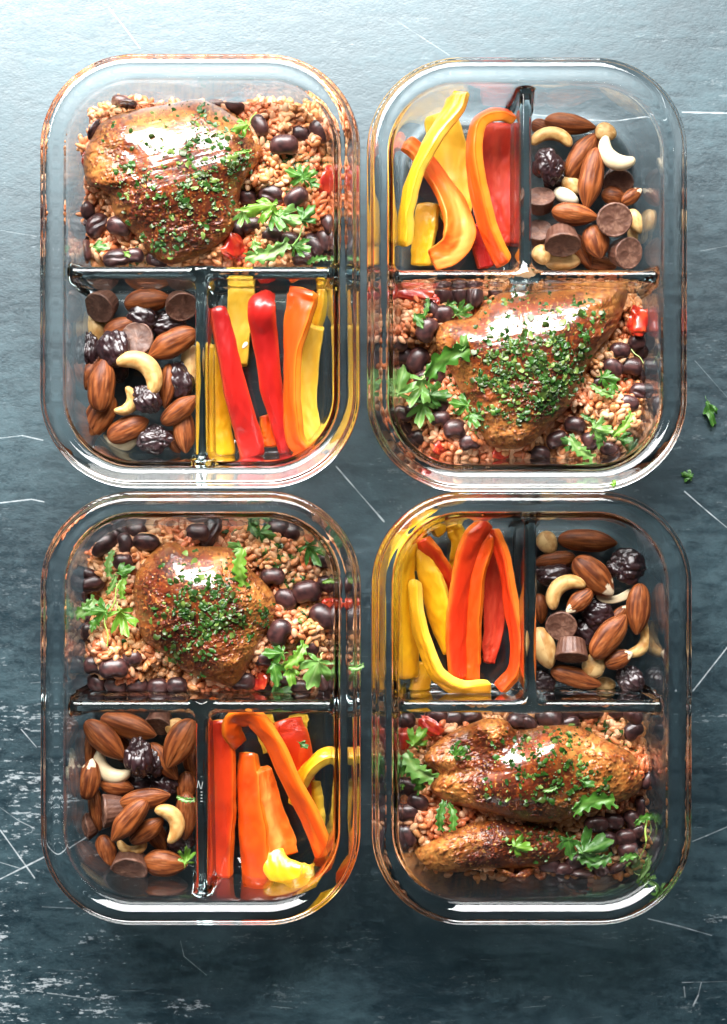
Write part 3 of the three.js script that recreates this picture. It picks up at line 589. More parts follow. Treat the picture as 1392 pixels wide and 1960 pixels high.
// upper left box
strip('yellow', [[466, 533, 14], [462, 590, 12], [452, 700, 10]], [52, 58, 50], 180, 'yellow strip standing behind the red ones, upper left box', 0.12);
strip('yellow', [[412, 660, 13], [416, 770, 12], [428, 874, 12]], [40, 46, 48], 0, 'yellow strip at the far left of the upper left peppers', 0.15);
strip('yellow', [[619, 545, 16], [610, 600, 14], [594, 665, 12]], [24, 24, 20], 40, 'thin yellow strip in the top right of the upper left peppers');
strip('yellow', [[603, 622, 17], [588, 690, 13], [586, 770, 10], [602, 850, 10]], [40, 50, 48, 40], 180, 'yellow strip under the right orange one, upper left box', 0.1);
strip('orange', [[512, 795, 7], [520, 855, 7]], [34, 30], 0, 'short orange piece low between the red strips, upper left box');
strip('red', [[514, 562, 24], [502, 585, 33], [506, 640, 27], [519, 730, 20], [534, 810, 14], [545, 868, 11]], [34, 58, 54, 46, 34, 26], [-10, -8, -14, -18, -10, 0], 'red strip with folded shiny tip, middle of the upper left peppers', 0.22);
strip('red', [[417, 588, 33], [432, 660, 31], [454, 760, 26], [474, 830, 20], [485, 875, 17]], [34, 40, 50, 52, 50], [-4, 4, 8, 6, 0], 'long smooth red strip slanting down, left of the upper left peppers', 0.26, 5);
strip('orange', [[582, 553, 34], [570, 600, 33], [559, 690, 29], [559, 790, 25], [568, 845, 22], [592, 862, 20], [612, 856, 18]], [66, 58, 42, 40, 38, 30, 20], [20, 28, 50, 46, 36, 30, 20], 'orange strip with a hooked foot, right of the upper left peppers', 0.1, 5);
seed(469, 661, 26, 'white pepper seed beside the long smooth red strip, upper left box');

// upper right box
strip('yellow', [[838, 205, 12], [858, 290, 10], [872, 400, 9], [872, 450, 8]], [62, 74, 66, 40], 180, 'broad yellow piece showing its pale inside, upper right box', 0.08, 5, 0.35);
strip('yellow', [[820, 390, 9], [812, 450, 9], [805, 508, 9]], [46, 48, 46], 10, 'yellow strip low in the bottom left of the upper right peppers', 0.1);
strip('red', [[950, 235, 13], [950, 330, 11], [958, 420, 11], [962, 470, 10]], [64, 56, 44, 40], 180, 'wide deep red piece inside the orange arch, upper right box', 0.1, 5, 0.2);
strip('red', [[912, 430, 11], [922, 470, 10], [932, 512, 9]], [30, 34, 34], 0, 'dark red strip low beside the orange arch, upper right box');
strip('flame', [[776, 272, 20], [800, 292, 19], [838, 345, 20], [868, 400, 22], [878, 448, 24], [862, 480, 22], [826, 500, 18]], [36, 38, 44, 56, 62, 54, 44], [160, 150, 146, 150, 165, 178, 180], 'orange strip curling at its foot with pale flesh, upper right box', 0.08, 4.6, 0.55);
strip('orange', [[980, 226, 30], [950, 217, 34], [918, 232, 35], [906, 280, 34], [912, 350, 31], [930, 425, 27], [950, 475, 24], [967, 504, 22]], [40, 44, 42, 36, 36, 36, 36, 34], [62, 66, 70, 62, 56, 54, 50, 46], 'orange arch-shaped strip against the short wall, upper right box', 0.04, 5);
strip('yellow', [[884, 166, 34], [868, 205, 36], [832, 262, 38], [796, 330, 34], [778, 400, 29], [774, 470, 24]], [34, 44, 40, 34, 34, 32], [30, 36, 52, 60, 60, 50], 'long yellow strip leaning across all others, upper right box', 0.06, 4.6);

// lower left box
strip('yellow', [[505, 1370, 12], [520, 1440, 10]], [40, 36], 180, 'yellow strip end behind the orange arch, lower left box');
strip('yellow', [[572, 1368, 10], [576, 1420, 10]], [40, 30], 180, 'yellow strip end behind the flame-red piece, lower left box');
strip('flame', [[552, 1376, 22], [560, 1415, 24], [574, 1470, 18], [580, 1530, 13]], [56, 72, 60, 44], [-6, 4, 10, 0], 'flame-red rounded piece with a herb crumb, lower left box', 0.24, 5);
strip('yellow', [[598, 1492, 14], [606, 1545, 12], [608, 1595, 10]], [30, 30, 26], 60, 'narrow yellow strip standing below the yellow arc, lower left box');
strip('yellow', [[643, 1443, 27], [622, 1446, 29], [596, 1466, 27], [575, 1500, 22], [566, 1540, 18]], [28, 30, 30, 30, 28], [50, 55, 58, 50, 40], 'yellow arc touching the right glass wall, lower left box', 0.06, 5);
strip('yellow', [[510, 1590, 13], [518, 1630, 18], [538, 1664, 24], [574, 1684, 27], [614, 1682, 26]], [42, 50, 58, 60, 50], [0, 8, 18, 22, 16], 'yellow strip curling along the bottom of the lower left peppers', 0.14, 5);
strip('flame', [[418, 1378, 28], [426, 1430, 27], [430, 1520, 23], [428, 1610, 18], [424, 1690, 15]], [38, 44, 44, 42, 40], [-4, 0, 0, 4, 0], 'flame-red upright strip beside the short wall, lower left box', 0.16, 5);
strip('flame', [[502, 1470, 24], [514, 1530, 22], [532, 1595, 19], [545, 1640, 18]], [34, 46, 58, 60], [150, 158, 165, 172], 'red-orange strip showing ribbed flesh, centre of the lower left peppers', 0.1, 4.6, 0.55);
strip('orange', [[474, 1440, 23], [478, 1520, 23], [484, 1610, 20], [492, 1712, 17]], [40, 54, 64, 68], [28, 30, 26, 22], 'wide two-toned orange strip in front, lower left box', 0.26, 4.6);
strip('orange', [[458, 1424, 27], [446, 1398, 33], [450, 1378, 36], [480, 1374, 38], [516, 1412, 37], [554, 1490, 33], [598, 1575, 28], [632, 1664, 22]], [34, 38, 40, 42, 42, 42, 42, 44], [36, 30, 30, 40, 44, 42, 40, 30], 'long orange arch bent over at the top, lower left box', 0.12, 4.8);
seed(584, 1659, 24, 'white pepper seed between two strips at the bottom, lower left box');

// lower right box
strip('yellow', [[866, 1003, 20], [880, 1036, 18], [872, 1090, 14]], [30, 34, 30], [20, 30, 20], 'short yellow strip arching behind the flame-red one, lower right box', 0.14);
strip('yellow', [[845, 1022, 21], [832, 1000, 24], [808, 1008, 25], [798, 1040, 22], [796, 1090, 18]], [24, 32, 34, 30, 24], 30, 'small yellow arch at the top of the lower right peppers', 0.14);
strip('yellow', [[816, 1268, 9], [806, 1310, 8], [798, 1338, 8]], [38, 42, 42], 0, 'yellow strip lowest in the bottom left of the lower right peppers', 0.18);
strip('flame', [[806, 1032, 25], [826, 1064, 23], [856, 1110, 19], [872, 1150, 15]], [30, 40, 42, 36], [20, 16, 10, 0], 'flame-red strip slanting between the yellow ones, lower right box', 0.2);
strip('yellow', [[786, 1018, 26], [775, 1080, 25], [775, 1190, 19], [780, 1298, 15]], [38, 46, 52, 50], [-16, -10, 0, 0], 'yellow upright strip at the far left, lower right box', 0.2);
strip('yellow', [[806, 1048, 22], [824, 1110, 22], [844, 1180, 20], [862, 1250, 17]], [26, 50, 56, 40], [-6, 6, 10, 8], 'broad yellow strip beside the orange pair, lower right box', 0.22);
strip('yellow', [[792, 1110, 29], [800, 1190, 28], [818, 1250, 27], [842, 1292, 26], [880, 1318, 24], [938, 1316, 22]], [24, 30, 30, 30, 32, 30], [40, 48, 52, 50, 46, 30], 'yellow strip swinging along the bottom of the lower right peppers', 0.06, 5);
strip('red', [[948, 1048, 16], [948, 1130, 14], [942, 1230, 13], [936, 1270, 12]], [48, 50, 36, 24], 180, 'deep red inner piece between the orange legs, lower right box', 0.1, 5, 0.4);
strip('orange', [[936, 1020, 30], [914, 1080, 29], [906, 1170, 25], [904, 1240, 22], [906, 1302, 20]], [30, 36, 34, 34, 32], [24, 30, 30, 24, 20], 'inner leg of the orange pair, lower right box', 0.2);
strip('flame', [[932, 1000, 32], [906, 1036, 33], [886, 1110, 29], [878, 1210, 24], [880, 1298, 21]], [36, 42, 42, 42, 40], [-20, -14, -4, 0, 0], 'outer left leg of the orange pair, lower right box', 0.24);
strip('flame', [[940, 1014, 30], [960, 1060, 30], [976, 1140, 28], [990, 1230, 26], [982, 1290, 24], [956, 1318, 22]], [30, 28, 28, 30, 32, 30], [50, 54, 56, 56, 50, 40], 'orange strip curving down the right side, lower right box', 0.06, 4.6);

// ---------------------------------------------------------------- spiced chicken, rice
const meat = phys({ color: 0xffffff, vertexColors: true, roughness: 0.5, specularIntensity: 0.7, clearcoat: 0.55, clearcoatRoughness: 0.24 });
const glazed = phys({ color: 0xffffff, vertexColors: true, roughness: 0.34, clearcoat: 1, clearcoatRoughness: 0.05, ior: 1.6 });
function smoothLoop(pts, n) { const c = new THREE.CatmullRomCurve3(pts.map((p) => V(p[0], p[1], 0)), true, 'centripetal'); return c.getSpacedPoints(n).slice(0, n).map((p) => [p.x, p.y]); }
/** A lump of meat from its outline in the photo. bumps: [px, py, radius, mm]. Returns top(px, py): height in mm or null outside. */
function fillet({ name = 'chicken_piece', outline, centre, y0, h, pow = [2.4, 0.55], bumps = [], fibre = 0, pale = [], dark = [], glaze, grain = 0.7, seed: sd, label, tint = 1 }) {
  const NA = h < 15 ? 160 : h < 22 ? 400 : 540, NR = h < 15 ? 40 : h < 22 ? 110 : 150, loop = smoothLoop(outline, 420), o = sd * 19.7, [cx, cy] = centre, R = new Float32Array(NA);
  for (let a = 0; a < NA; a++) {                                    // outline radius by angle
    const th = a / NA * 2 * Math.PI, dx = Math.cos(th), dy = Math.sin(th); let best = 0;
    for (let i = 0; i < loop.length; i++) {
      const [ax, ay] = loop[i], [bx, by] = loop[(i + 1) % loop.length], ex = bx - ax, ey = by - ay, det = dx * -ey + dy * ex; if (Math.abs(det) < 1e-9) continue;
      const t = ((ax - cx) * -ey + (ay - cy) * ex) / det, s = (dx * (ay - cy) - dy * (ax - cx)) / det; if (t > 0 && s >= -1e-6 && s <= 1 + 1e-6) best = Math.max(best, t);
    }
    R[a] = best || 10;
  }
  const radius = (px, py) => { const th = (Math.atan2(py - cy, px - cx) / (2 * Math.PI) + 1) % 1 * NA, i = Math.floor(th) % NA, f = th - Math.floor(th); return mix(R[i], R[(i + 1) % NA], f); };
  const gl = (px, py) => { let g = 0; for (const [x, y, r] of glaze) g = Math.max(g, smooth(1, 0.55, Math.hypot(px - x, py - y) / r + 0.35 * (fbm(px / 26 + o, py / 26, 2, 3) - 0.5))); return g; };
  const spice = (px, py) => fbm(px / 5.5 + o, py / 5.5, 4, 3);
  const top = (px, py, rr) => {
    const r = rr ?? Math.hypot(px - cx, py - cy) / radius(px, py); if (r > 1) return null;
    let y = y0 + h * 0.30 + h * 0.70 * Math.pow(clamp(1 - Math.pow(r, pow[0])), pow[1]);
    for (const [x, yy, q, mm] of bumps) y += mm * Math.exp(-((px - x) ** 2 + (py - yy) ** 2) / (q * q));
    const g = gl(px, py), tw = px * 0.25 + py; y += fibre * (fbm(tw / 7 + o, px / 60, 5, 3) - 0.5) * (1 - 0.7 * g);
    y += mix(6.5, 2.2, g) * (fbm(px / 60 + o, py / 60, 1, 2) - 0.5) + mix(2.0, 0.5, g) * (fbm(px / 20 + o, py / 24, 6, 3) - 0.5);
    y += mix(grain * 0.95, 0.13, g) * 1.5 * (fbm(px / 6.5 + o, py / 6.5, 9, 3) - 0.5) + (1 - g) * grain * 0.9 * smooth(0.55, 0.8, spice(px, py));
    return y;
  };
  const meshes = [[], []], pos = [], col = [], gls = [], idx = [[], []];
  const push = (px, py, y, r) => {
    const p = P(px, py, y / 1000); pos.push(p.x, p.y, p.z);
    const s = spice(px, py), m = fbm(px / 40 + o, py / 40, 12, 4), f = noise(px / 2.6, py / 2.6, 14);
    let pl = smooth(0.80, 1.0, r) * 0.55; for (const [x, yy, q, amt] of pale) pl = Math.max(pl, amt * smooth(1, 0.35, Math.hypot(px - x, py - yy) / q + 0.8 * (fbm(px / 22 + o, py / 22, 15, 3) - 0.5)));
    let dk = 0; for (const [x, yy, q, amt] of dark) dk = Math.max(dk, amt * smooth(1, 0.2, Math.hypot(px - x, py - yy) / q + 0.7 * (m - 0.5)));
    let c = mixc([0.055, 0.011, 0.004], [0.185, 0.038, 0.008], smooth(0.3, 0.7, m));
    c = mixc(c, [0.52, 0.205, 0.045], pl);
    c = mixc(c, [0.060, 0.013, 0.006], dk * 0.85);
    c = mixc(c, [0.15, 0.022, 0.006], (0.85 - 0.30 * pl) * smooth(0.46, 0.66, s));
    c = mixc(c, [0.34, 0.078, 0.010], 0.5 * smooth(0.55, 0.7, fbm(px / 9 + o, py / 9, 24, 3)));
    c = mixc(c, [0.028, 0.008, 0.005], 0.9 * smooth(0.60, 0.74, f) * (0.35 + 0.65 * (1 - pl)) * smooth(0.4, 0.6, fbm(px / 14, py / 14, 27, 2)));
    c = mixc(c, [0.70, 0.36, 0.09], 0.55 * smooth(0.80, 0.93, noise(px / 3.4, py / 3.4, 17)));
    col.push(c[0] * tint, c[1] * tint, c[2] * tint); gls.push(gl(px, py));
  };
  for (let j = 0; j <= NR; j++) for (let a = 0; a < NA; a++) {
    const r = Math.pow(j / NR, 0.8) || 0.001, th = a / NA * 2 * Math.PI, px = cx + Math.cos(th) * R[a] * r, py = cy + Math.sin(th) * R[a] * r;
    push(px, py, top(px, py, Math.min(r, 0.99999)), r);
  }
  const SIDE = 9;
  for (let j = 1; j <= SIDE; j++) for (let a = 0; a < NA; a++) {       // rounded flank down to a flat underside
    const t = j / SIDE, th = a / NA * 2 * Math.PI, r = 1 + 0.02 * Math.sin(t * 2.6) - 0.14 * t * t, px = cx + Math.cos(th) * R[a] * r, py = cy + Math.sin(th) * R[a] * r;
    const ex = cx + Math.cos(th) * R[a], ey = cy + Math.sin(th) * R[a], yt = top(ex, ey, 0.99999);
    push(px, py, mix(yt, y0, t) + 0.8 * (fbm(px / 12, py / 12 + t * 3, 3, 2) - 0.5), 1);
  }
  push(cx, cy, y0, 1);
  const rowsN = NR + SIDE;
  for (let j = 0; j < rowsN; j++) for (let a = 0; a < NA; a++) {
    const p = j * NA + a, q = j * NA + (a + 1) % NA, s = p + NA, t = q + NA;
    idx[(gls[p] + gls[q] + gls[s] + gls[t]) / 4 > 0.4 ? 1 : 0].push(p, q, s, q, t, s);
  }
  const last = pos.length / 3 - 1; for (let a = 0; a < NA; a++) idx[0].push(rowsN * NA + a, rowsN * NA + (a + 1) % NA, last);
  const all = geo(pos, [...idx[0], ...idx[1]], col), g = new THREE.BufferGeometry();
  const b = P(cx, cy, y0 / 1000), ap = all.attributes.position; for (let i = 0; i < ap.count; i++) ap.setXYZ(i, ap.getX(i) - b.x, ap.getY(i) - b.y, ap.getZ(i) - b.z);
  const grp = new THREE.Group(); grp.name = numbered(name); grp.position.copy(b);
  for (const [k, nm, mat] of [[0, 'meat', meat], [1, 'glazed_crust', glazed]]) {
    if (!idx[k].length) continue;
    const e = new THREE.BufferGeometry(); for (const n of ['position', 'normal', 'color']) e.setAttribute(n, all.attributes[n]); e.setIndex(idx[k]);
    const ms = new THREE.Mesh(e, mat); ms.name = nm; grp.add(ms);
  }
  scene.add(tag(shade(grp), label, 'chicken', 'pieces of spiced chicken'));
  top.centre = centre; top.radius = radius; return top;
}
const OUT = {
  ul: [[177, 263], [200, 230], [256, 211], [321, 200], [378, 190], [434, 211], [471, 235], [490, 258], [504, 291], [494, 314], [476, 336], [462, 360], [457, 389], [443, 445], [405, 478], [363, 496], [321, 505], [289, 487], [261, 452], [222, 416], [207, 370], [169, 351], [160, 314], [165, 286]],
  ur: [[836, 633], [852, 615], [902, 606], [930, 578], [962, 560], [1022, 560], [1077, 555], [1141, 548], [1197, 542], [1201, 560], [1192, 597], [1178, 629], [1141, 675], [1114, 730], [1091, 776], [1054, 813], [1013, 849], [985, 859], [939, 852], [912, 818], [884, 757], [861, 707], [836, 664]],
  ll: [[258, 1107], [270, 1083], [293, 1055], [321, 1037], [364, 1044], [406, 1046], [448, 1051], [480, 1090], [513, 1121], [529, 1153], [522, 1195], [499, 1228], [480, 1266], [448, 1312], [415, 1306], [359, 1287], [312, 1252], [275, 1224], [261, 1182], [256, 1140]],
  lr: [[820, 1436], [852, 1408], [902, 1385], [939, 1374], [971, 1380], [985, 1396], [1010, 1396], [1045, 1390], [1105, 1390], [1160, 1417], [1206, 1440], [1229, 1468], [1224, 1512], [1183, 1537], [1123, 1555], [1049, 1574], [994, 1569], [921, 1551], [852, 1532], [824, 1509], [838, 1482], [812, 1455]],
  lr2: [[794, 1629], [820, 1610], [884, 1580], [939, 1567], [1022, 1574], [1078, 1594], [1092, 1625], [1062, 1650], [1000, 1662], [925, 1661], [870, 1670], [815, 1663], [796, 1648]],
  lr3: [[948, 1659], [968, 1664], [990, 1672], [1010, 1658], [1024, 1662], [1016, 1684], [980, 1694], [962, 1680]],
};
const top = {};
top.ul = fillet({ outline: OUT.ul, centre: [330, 335], y0: 16, h: 29, bumps: [[330, 270, 95, 3], [390, 420, 60, -2], [300, 440, 45, -2], [270, 400, 40, 2]], pale: [[185, 300, 70, 0.85], [300, 205, 90, 0.8], [440, 222, 70, 0.7], [225, 410, 30, 0.6]], dark: [[215, 300, 45, 0.5], [330, 450, 110, 0.75], [420, 380, 70, 0.6]], glaze: [[345, 268, 150], [390, 360, 80]], fibre: 1.2, seed: 1, label: 'large spiced chicken piece with broad glossy top, upper left box' });
top.ur = fillet({ outline: OUT.ur, centre: [1000, 690], y0: 16, h: 29, bumps: [[975, 640, 85, 3], [1090, 620, 70, 1], [955, 800, 55, -1.5], [900, 640, 35, 1.5]], pale: [[1150, 560, 75, 0.8], [960, 820, 75, 0.75], [880, 720, 45, 0.7], [850, 650, 30, 0.5]], dark: [[1060, 740, 100, 0.7], [1000, 760, 70, 0.5], [1150, 600, 45, 0.35]], glaze: [[975, 628, 135], [1060, 610, 90]], fibre: 1.2, seed: 2, label: 'spiced triangular chicken piece thick with chopped herbs, upper right box' });
top.ll = fillet({ outline: OUT.ll, centre: [385, 1165], y0: 16, h: 30, bumps: [[360, 1120, 70, 4], [470, 1150, 50, -1], [400, 1260, 50, -2]], pale: [[505, 1150, 62, 0.9], [440, 1070, 50, 0.8], [445, 1285, 60, 0.75], [490, 1225, 40, 0.8]], dark: [[350, 1210, 90, 0.75], [300, 1180, 60, 0.6], [400, 1200, 70, 0.6]], glaze: [[360, 1095, 80], [400, 1160, 50]], fibre: 1, seed: 3, label: 'round spiced chicken piece with yellow right edge, lower left box' });
top.lr2 = fillet({ outline: OUT.lr2, centre: [940, 1620], y0: 10, h: 20, bumps: [[870, 1620, 50, 3], [960, 1610, 40, 2], [1040, 1610, 40, -2], [915, 1632, 22, -2.5], [840, 1620, 20, 1.5], [985, 1632, 24, -2]], pale: [[830, 1635, 75, 0.95], [890, 1600, 45, 0.6]], dark: [[960, 1610, 75, 0.6], [1050, 1620, 60, 0.8]], glaze: [[990, 1585, 34]], grain: 0.8, fibre: 0.8, seed: 5, label: 'smaller lower slice of spiced chicken, lower right box' });
top.lr = fillet({ outline: OUT.lr, centre: [1015, 1475], y0: 17, h: 25, pow: [2.2, 0.5], bumps: [[940, 1392, 38, 5], [900, 1440, 45, -4.5], [1010, 1500, 110, 3.5], [1080, 1420, 60, 2], [990, 1420, 28, -5], [1150, 1480, 60, 1], [870, 1500, 40, 2], [935, 1478, 60, -3], [1090, 1510, 50, -2.5], [1060, 1452, 40, 2.5], [1185, 1455, 30, 3], [1130, 1455, 26, -2], [960, 1520, 36, 2]], pale: [[945, 1385, 42, 0.9], [855, 1505, 70, 0.8], [1120, 1430, 80, 0.8], [1165, 1500, 60, 0.85], [840, 1440, 35, 0.5], [1075, 1545, 50, 0.5]], dark: [[920, 1450, 70, 0.7], [1000, 1480, 60, 0.4], [1000, 1560, 90, 0.4]], glaze: [[1010, 1478, 75], [1060, 1468, 80], [960, 1505, 50]], grain: 0.9, fibre: 0.9, seed: 4, tint: 1.12, label: 'long folded upper slice of spiced chicken, lower right box' });
top.lr3 = fillet({ outline: OUT.lr3, centre: [988, 1675], y0: 8, h: 13, bumps: [[965, 1668, 12, 2]], pale: [[965, 1668, 20, 0.6]], dark: [[1000, 1680, 25, 0.5]], glaze: [], grain: 1, seed: 6, label: 'small torn chicken crumb below the lower slice, lower right box' });

const riceMat = phys({ color: 0xffffff, vertexColors: false, roughness: 0.36, specularIntensity: 1 });
const massMat = phys({ color: rgb([0.30, 0.085, 0.02]), roughness: 0.6 });
const grainShape = (() => { const g = new THREE.SphereGeometry(0.5, 9, 7), p = g.attributes.position; for (let i = 0; i < p.count; i++) { const y = p.getY(i), x = p.getX(i), z = p.getZ(i); p.setXYZ(i, y, x * (1 + 0.25 * y), z * (1 - 0.1 * y) + 0.10 * y * y); } g.deleteAttribute('normal'); g.deleteAttribute('uv'); const m = mergeVertices(g, 1e-5); m.computeVertexNormals(); return m; })();
const riceTop = {};
/** Rice heaped in a rounded region of the photo; clumps raise it, pits lower it. */
function rice(key, x0, y0, x1, y1, base, clumps, label, red = []) {
  const r = rng(x0 * 3 + y0), cx = (x0 + x1) / 2, cy = (y0 + y1) / 2, hx = (x1 - x0) / 2, hy = (y1 - y0) / 2;
  const h = (px, py) => {
    const ux = Math.abs(px - cx) / hx, uy = Math.abs(py - cy) / hy, e = Math.pow(Math.pow(ux, 5) + Math.pow(uy, 5), 0.2) + 0.16 * (fbm(px / 34, py / 34, x0, 3) - 0.5);
    let y = base * Math.pow(clamp(1 - Math.pow(e, 5)), 0.5) + 17 * (fbm(px / 38, py / 38, 2 + x0, 3) - 0.5) * smooth(1, 0.8, e);
    for (const [x, yy, q, mm] of clumps) y += mm * Math.exp(-((px - x) ** 2 + (py - yy) ** 2) / (q * q)) * (e < 1.02 ? 1 : 0);
    return e < 1 ? 5.2 + Math.max(0, y) : null;
  };
  riceTop[key] = h;
  const grp = new THREE.Group(); grp.name = numbered('rice');
  // under-mass: the packed rice below the loose grains
  const NX = 90, NY = 64, pos = [], idx = [], ok = [];
  for (let j = 0; j <= NY; j++) for (let i = 0; i <= NX; i++) { const px = mix(x0, x1, i / NX), py = mix(y0, y1, j / NY), y = h(px, py); ok.push(y !== null && y > 7); const p = P(px, py, Math.max(5.3, (y ?? 5) - 1.6) / 1000); pos.push(p.x, p.y, p.z); }
  for (let j = 0; j < NY; j++) for (let i = 0; i < NX; i++) { const a = j * (NX + 1) + i, b = a + 1, c = a + NX + 1, d = c + 1; if (ok[a] && ok[b] && ok[c] && ok[d]) idx.push(a, c, b, b, c, d); }
  const mass = new THREE.Mesh(geo(pos, idx), massMat); mass.name = 'packed_rice'; grp.add(mass);
  const m4 = [], cl = [], mm = new THREE.Matrix4(), q = new THREE.Quaternion(), eu = new THREE.Euler();
  for (let py = y0; py < y1; py += 10) for (let px = x0; px < x1; px += 13) for (let layer = 0; layer < 2; layer++) {
    const X = px + (r() - 0.5) * 13, Y = py + (r() - 0.5) * 11, y = h(X, Y), a = r(), b2 = r(), c2 = r(), s = r(), sz = r(); if (y === null || (y < 8 && s < 0.5)) continue;
    const L = mix(4.4, 6.8, sz) / 1000, W = mix(2.4, 3.9, r()) / 1000, lift = layer * 1.8 + r() * 1.8 - 2.2;
    const p = P(X, Y, (y + lift) / 1000); q.setFromEuler(eu.set((b2 - 0.5) * 2.2, a * 6.28, (c2 - 0.5) * 2.4, 'YXZ'));
    m4.push(mm.compose(p, q, V(L, W, W)).clone());
    let k = [0, 0, 0]; const t = fbm(X / 40, Y / 40, 33, 3); k = mixc([0.66, 0.285, 0.105], [0.56, 0.150, 0.055], smooth(0.38, 0.66, t)); k = mixc(k, [0.84, 0.56, 0.35], 0.75 * smooth(0.45, 0.95, 0.6 * r() + 0.5 * fbm(X / 16, Y / 16, 41, 2)));
    for (const [x, yy, w] of red) k = mixc(k, [0.62, 0.13, 0.035], 0.75 * smooth(w, w * 0.3, Math.hypot(X - x, Y - yy)));
    cl.push(k);
  }
  const inst = new THREE.InstancedMesh(grainShape, riceMat, m4.length); inst.name = 'rice_grain';
  m4.forEach((m, i) => { inst.setMatrixAt(i, m); inst.setColorAt(i, rgb(cl[i])); });
  tag(inst, null, null, null, 'stuff'); grp.add(inst);
  scene.add(tag(shade(grp), label, 'rice', null, 'stuff'));
}
rice('ul', 142, 176, 664, 520, 17, [[205, 226, 26, 8], [560, 215, 55, 7], [160, 340, 28, 5], [640, 380, 45, 6], [520, 300, 50, 3], [500, 490, 50, 4], [178, 440, 40, -9], [450, 425, 40, -7], [590, 460, 35, -6]], 'orange tomato rice around the chicken in the upper left box', [[640, 370, 60], [610, 420, 50], [470, 480, 50]]);
rice('ur', 732, 536, 1250, 896, 17, [[790, 590, 45, 9], [765, 640, 30, 5], [1215, 590, 35, 8], [1215, 800, 40, 7], [1140, 790, 25, 4], [870, 860, 40, 3], [770, 850, 40, -14], [820, 700, 45, -6], [1200, 720, 35, -7], [1050, 870, 60, -8], [760, 720, 30, -8]], 'orange tomato rice around the chicken in the upper right box', [[790, 565, 45], [1220, 620, 45], [850, 860, 45]]);
rice('ll', 150, 1000, 652, 1334, 17, [[340, 1020, 50, 7], [490, 1040, 40, 8], [235, 1060, 25, 7], [210, 1245, 45, 9], [585, 1200, 40, 9], [600, 1100, 40, 6], [390, 1320, 60, 3], [180, 1150, 30, -5], [560, 1310, 50, -7], [280, 1312, 30, -7], [560, 1140, 40, -5]], 'orange tomato rice around the chicken in the lower left box', [[500, 1300, 50], [640, 1155, 40]]);
rice('lr', 758, 1352, 1256, 1694, 14, [[800, 1580, 40, 9], [1180, 1400, 36, 6], [1218, 1470, 36, 10], [820, 1680, 24, 3], [770, 1500, 30, -8], [1180, 1620, 70, -9], [1080, 1690, 90, -12], [900, 1690, 60, -12], [1230, 1560, 40, -9], [775, 1660, 40, -12]], 'orange tomato rice around the chicken in the lower right box', [[1215, 1470, 50], [820, 1400, 40]]);

// beans in the rice, cluster by cluster
bean([[228, 184, 40, 30, 10, 25], [243, 192, 40, 32, 15, 27, 1]], 0, 'at top left, upper left box');
bean([[181, 246, 46, 36, -52, 22]], 0, 'left of the chicken top, upper left box');
bean([[414, 194, 38, 32, 0, 20], [447, 201, 42, 34, 20, 22]], 0, 'behind the chicken, upper left box');
bean([[161, 404, 42, 38, -8, 22], [187, 432, 50, 40, -45, 27, 1], [157, 432, 30, 24, 70, 16], [159, 478, 52, 32, 82, 23], [228, 434, 46, 38, 10, 22]], 1, 'at lower left, upper left box');
bean([[223, 495, 50, 34, -12, 22, 1], [258, 490, 34, 30, 0, 24], [300, 498, 40, 30, 20, 16]], 0, 'along the cross wall, upper left box');
bean([[497, 240, 42, 32, 60, 30], [544, 279, 54, 42, -4, 31], [614, 251, 46, 40, 50, 27], [576, 258, 40, 30, 20, 20]], 0, 'at upper right, upper left box');
bean([[521, 374, 50, 42, 8, 30, 1], [567, 379, 48, 36, -36, 31], [474, 379, 34, 32, 0, 24]], 0, 'near the chicken middle, upper left box');
bean([[448, 438, 46, 36, 20, 17], [483, 432, 40, 34, 0, 18], [554, 462, 40, 34, 10, 20], [600, 470, 50, 34, 52, 25], [620, 462, 44, 34, 80, 19], [520, 450, 42, 34, 10, 18], [630, 430, 40, 32, 60, 18], [580, 494, 42, 32, 0, 17]], 0, 'below right of the chicken, upper left box');
bean([[847, 561, 46, 36, 66, 24], [879, 560, 50, 38, 88, 25, 1], [907, 563, 52, 34, 86, 24, 1], [948, 559, 26, 22, 0, 26]], 0, 'above the chicken, upper right box');
bean([[849, 604, 42, 40, 0, 26], [818, 632, 48, 40, -62, 28], [826, 594, 36, 30, 40, 20], [770, 684, 44, 40, 0, 20], [800, 690, 50, 40, -62, 29], [834, 718, 46, 38, 80, 22], [764, 716, 42, 34, 30, 18], [812, 724, 40, 32, -20, 19], [762, 660, 36, 30, 10, 18]], 1, 'left of the chicken, upper right box');
bean([[768, 792, 44, 30, 15, 19], [790, 787, 32, 28, 0, 21], [778, 822, 32, 30, 40, 18], [843, 802, 38, 32, 0, 19], [871, 822, 44, 38, 0, 25], [838, 774, 44, 34, 20, 16], [806, 838, 42, 34, 10, 17], [900, 846, 42, 34, -10, 18], [812, 764, 40, 34, 50, 18]], 0, 'below left of the chicken, upper right box');
bean([[1058, 552, 46, 34, 20, 23, 1]], 0, 'behind the chicken, upper right box');
bean([[1226, 654, 46, 34, -10, 25], [1236, 673, 40, 32, 10, 18], [1207, 702, 48, 36, 10, 26], [1235, 721, 34, 30, 75, 21, 1], [1228, 751, 44, 34, 12, 22, 1], [1146, 733, 26, 24, 0, 20], [1186, 672, 40, 32, 0, 18], [1172, 704, 42, 34, 30, 18], [1204, 772, 38, 30, 20, 17]], 1, 'right of the chicken, upper right box');
bean([[1101, 814, 40, 32, 15, 22], [1128, 845, 36, 32, 70, 20], [1068, 842, 44, 34, -20, 17], [1032, 868, 42, 32, 10, 15], [1168, 862, 40, 32, 30, 15]], 1, 'below right of the chicken, upper right box');
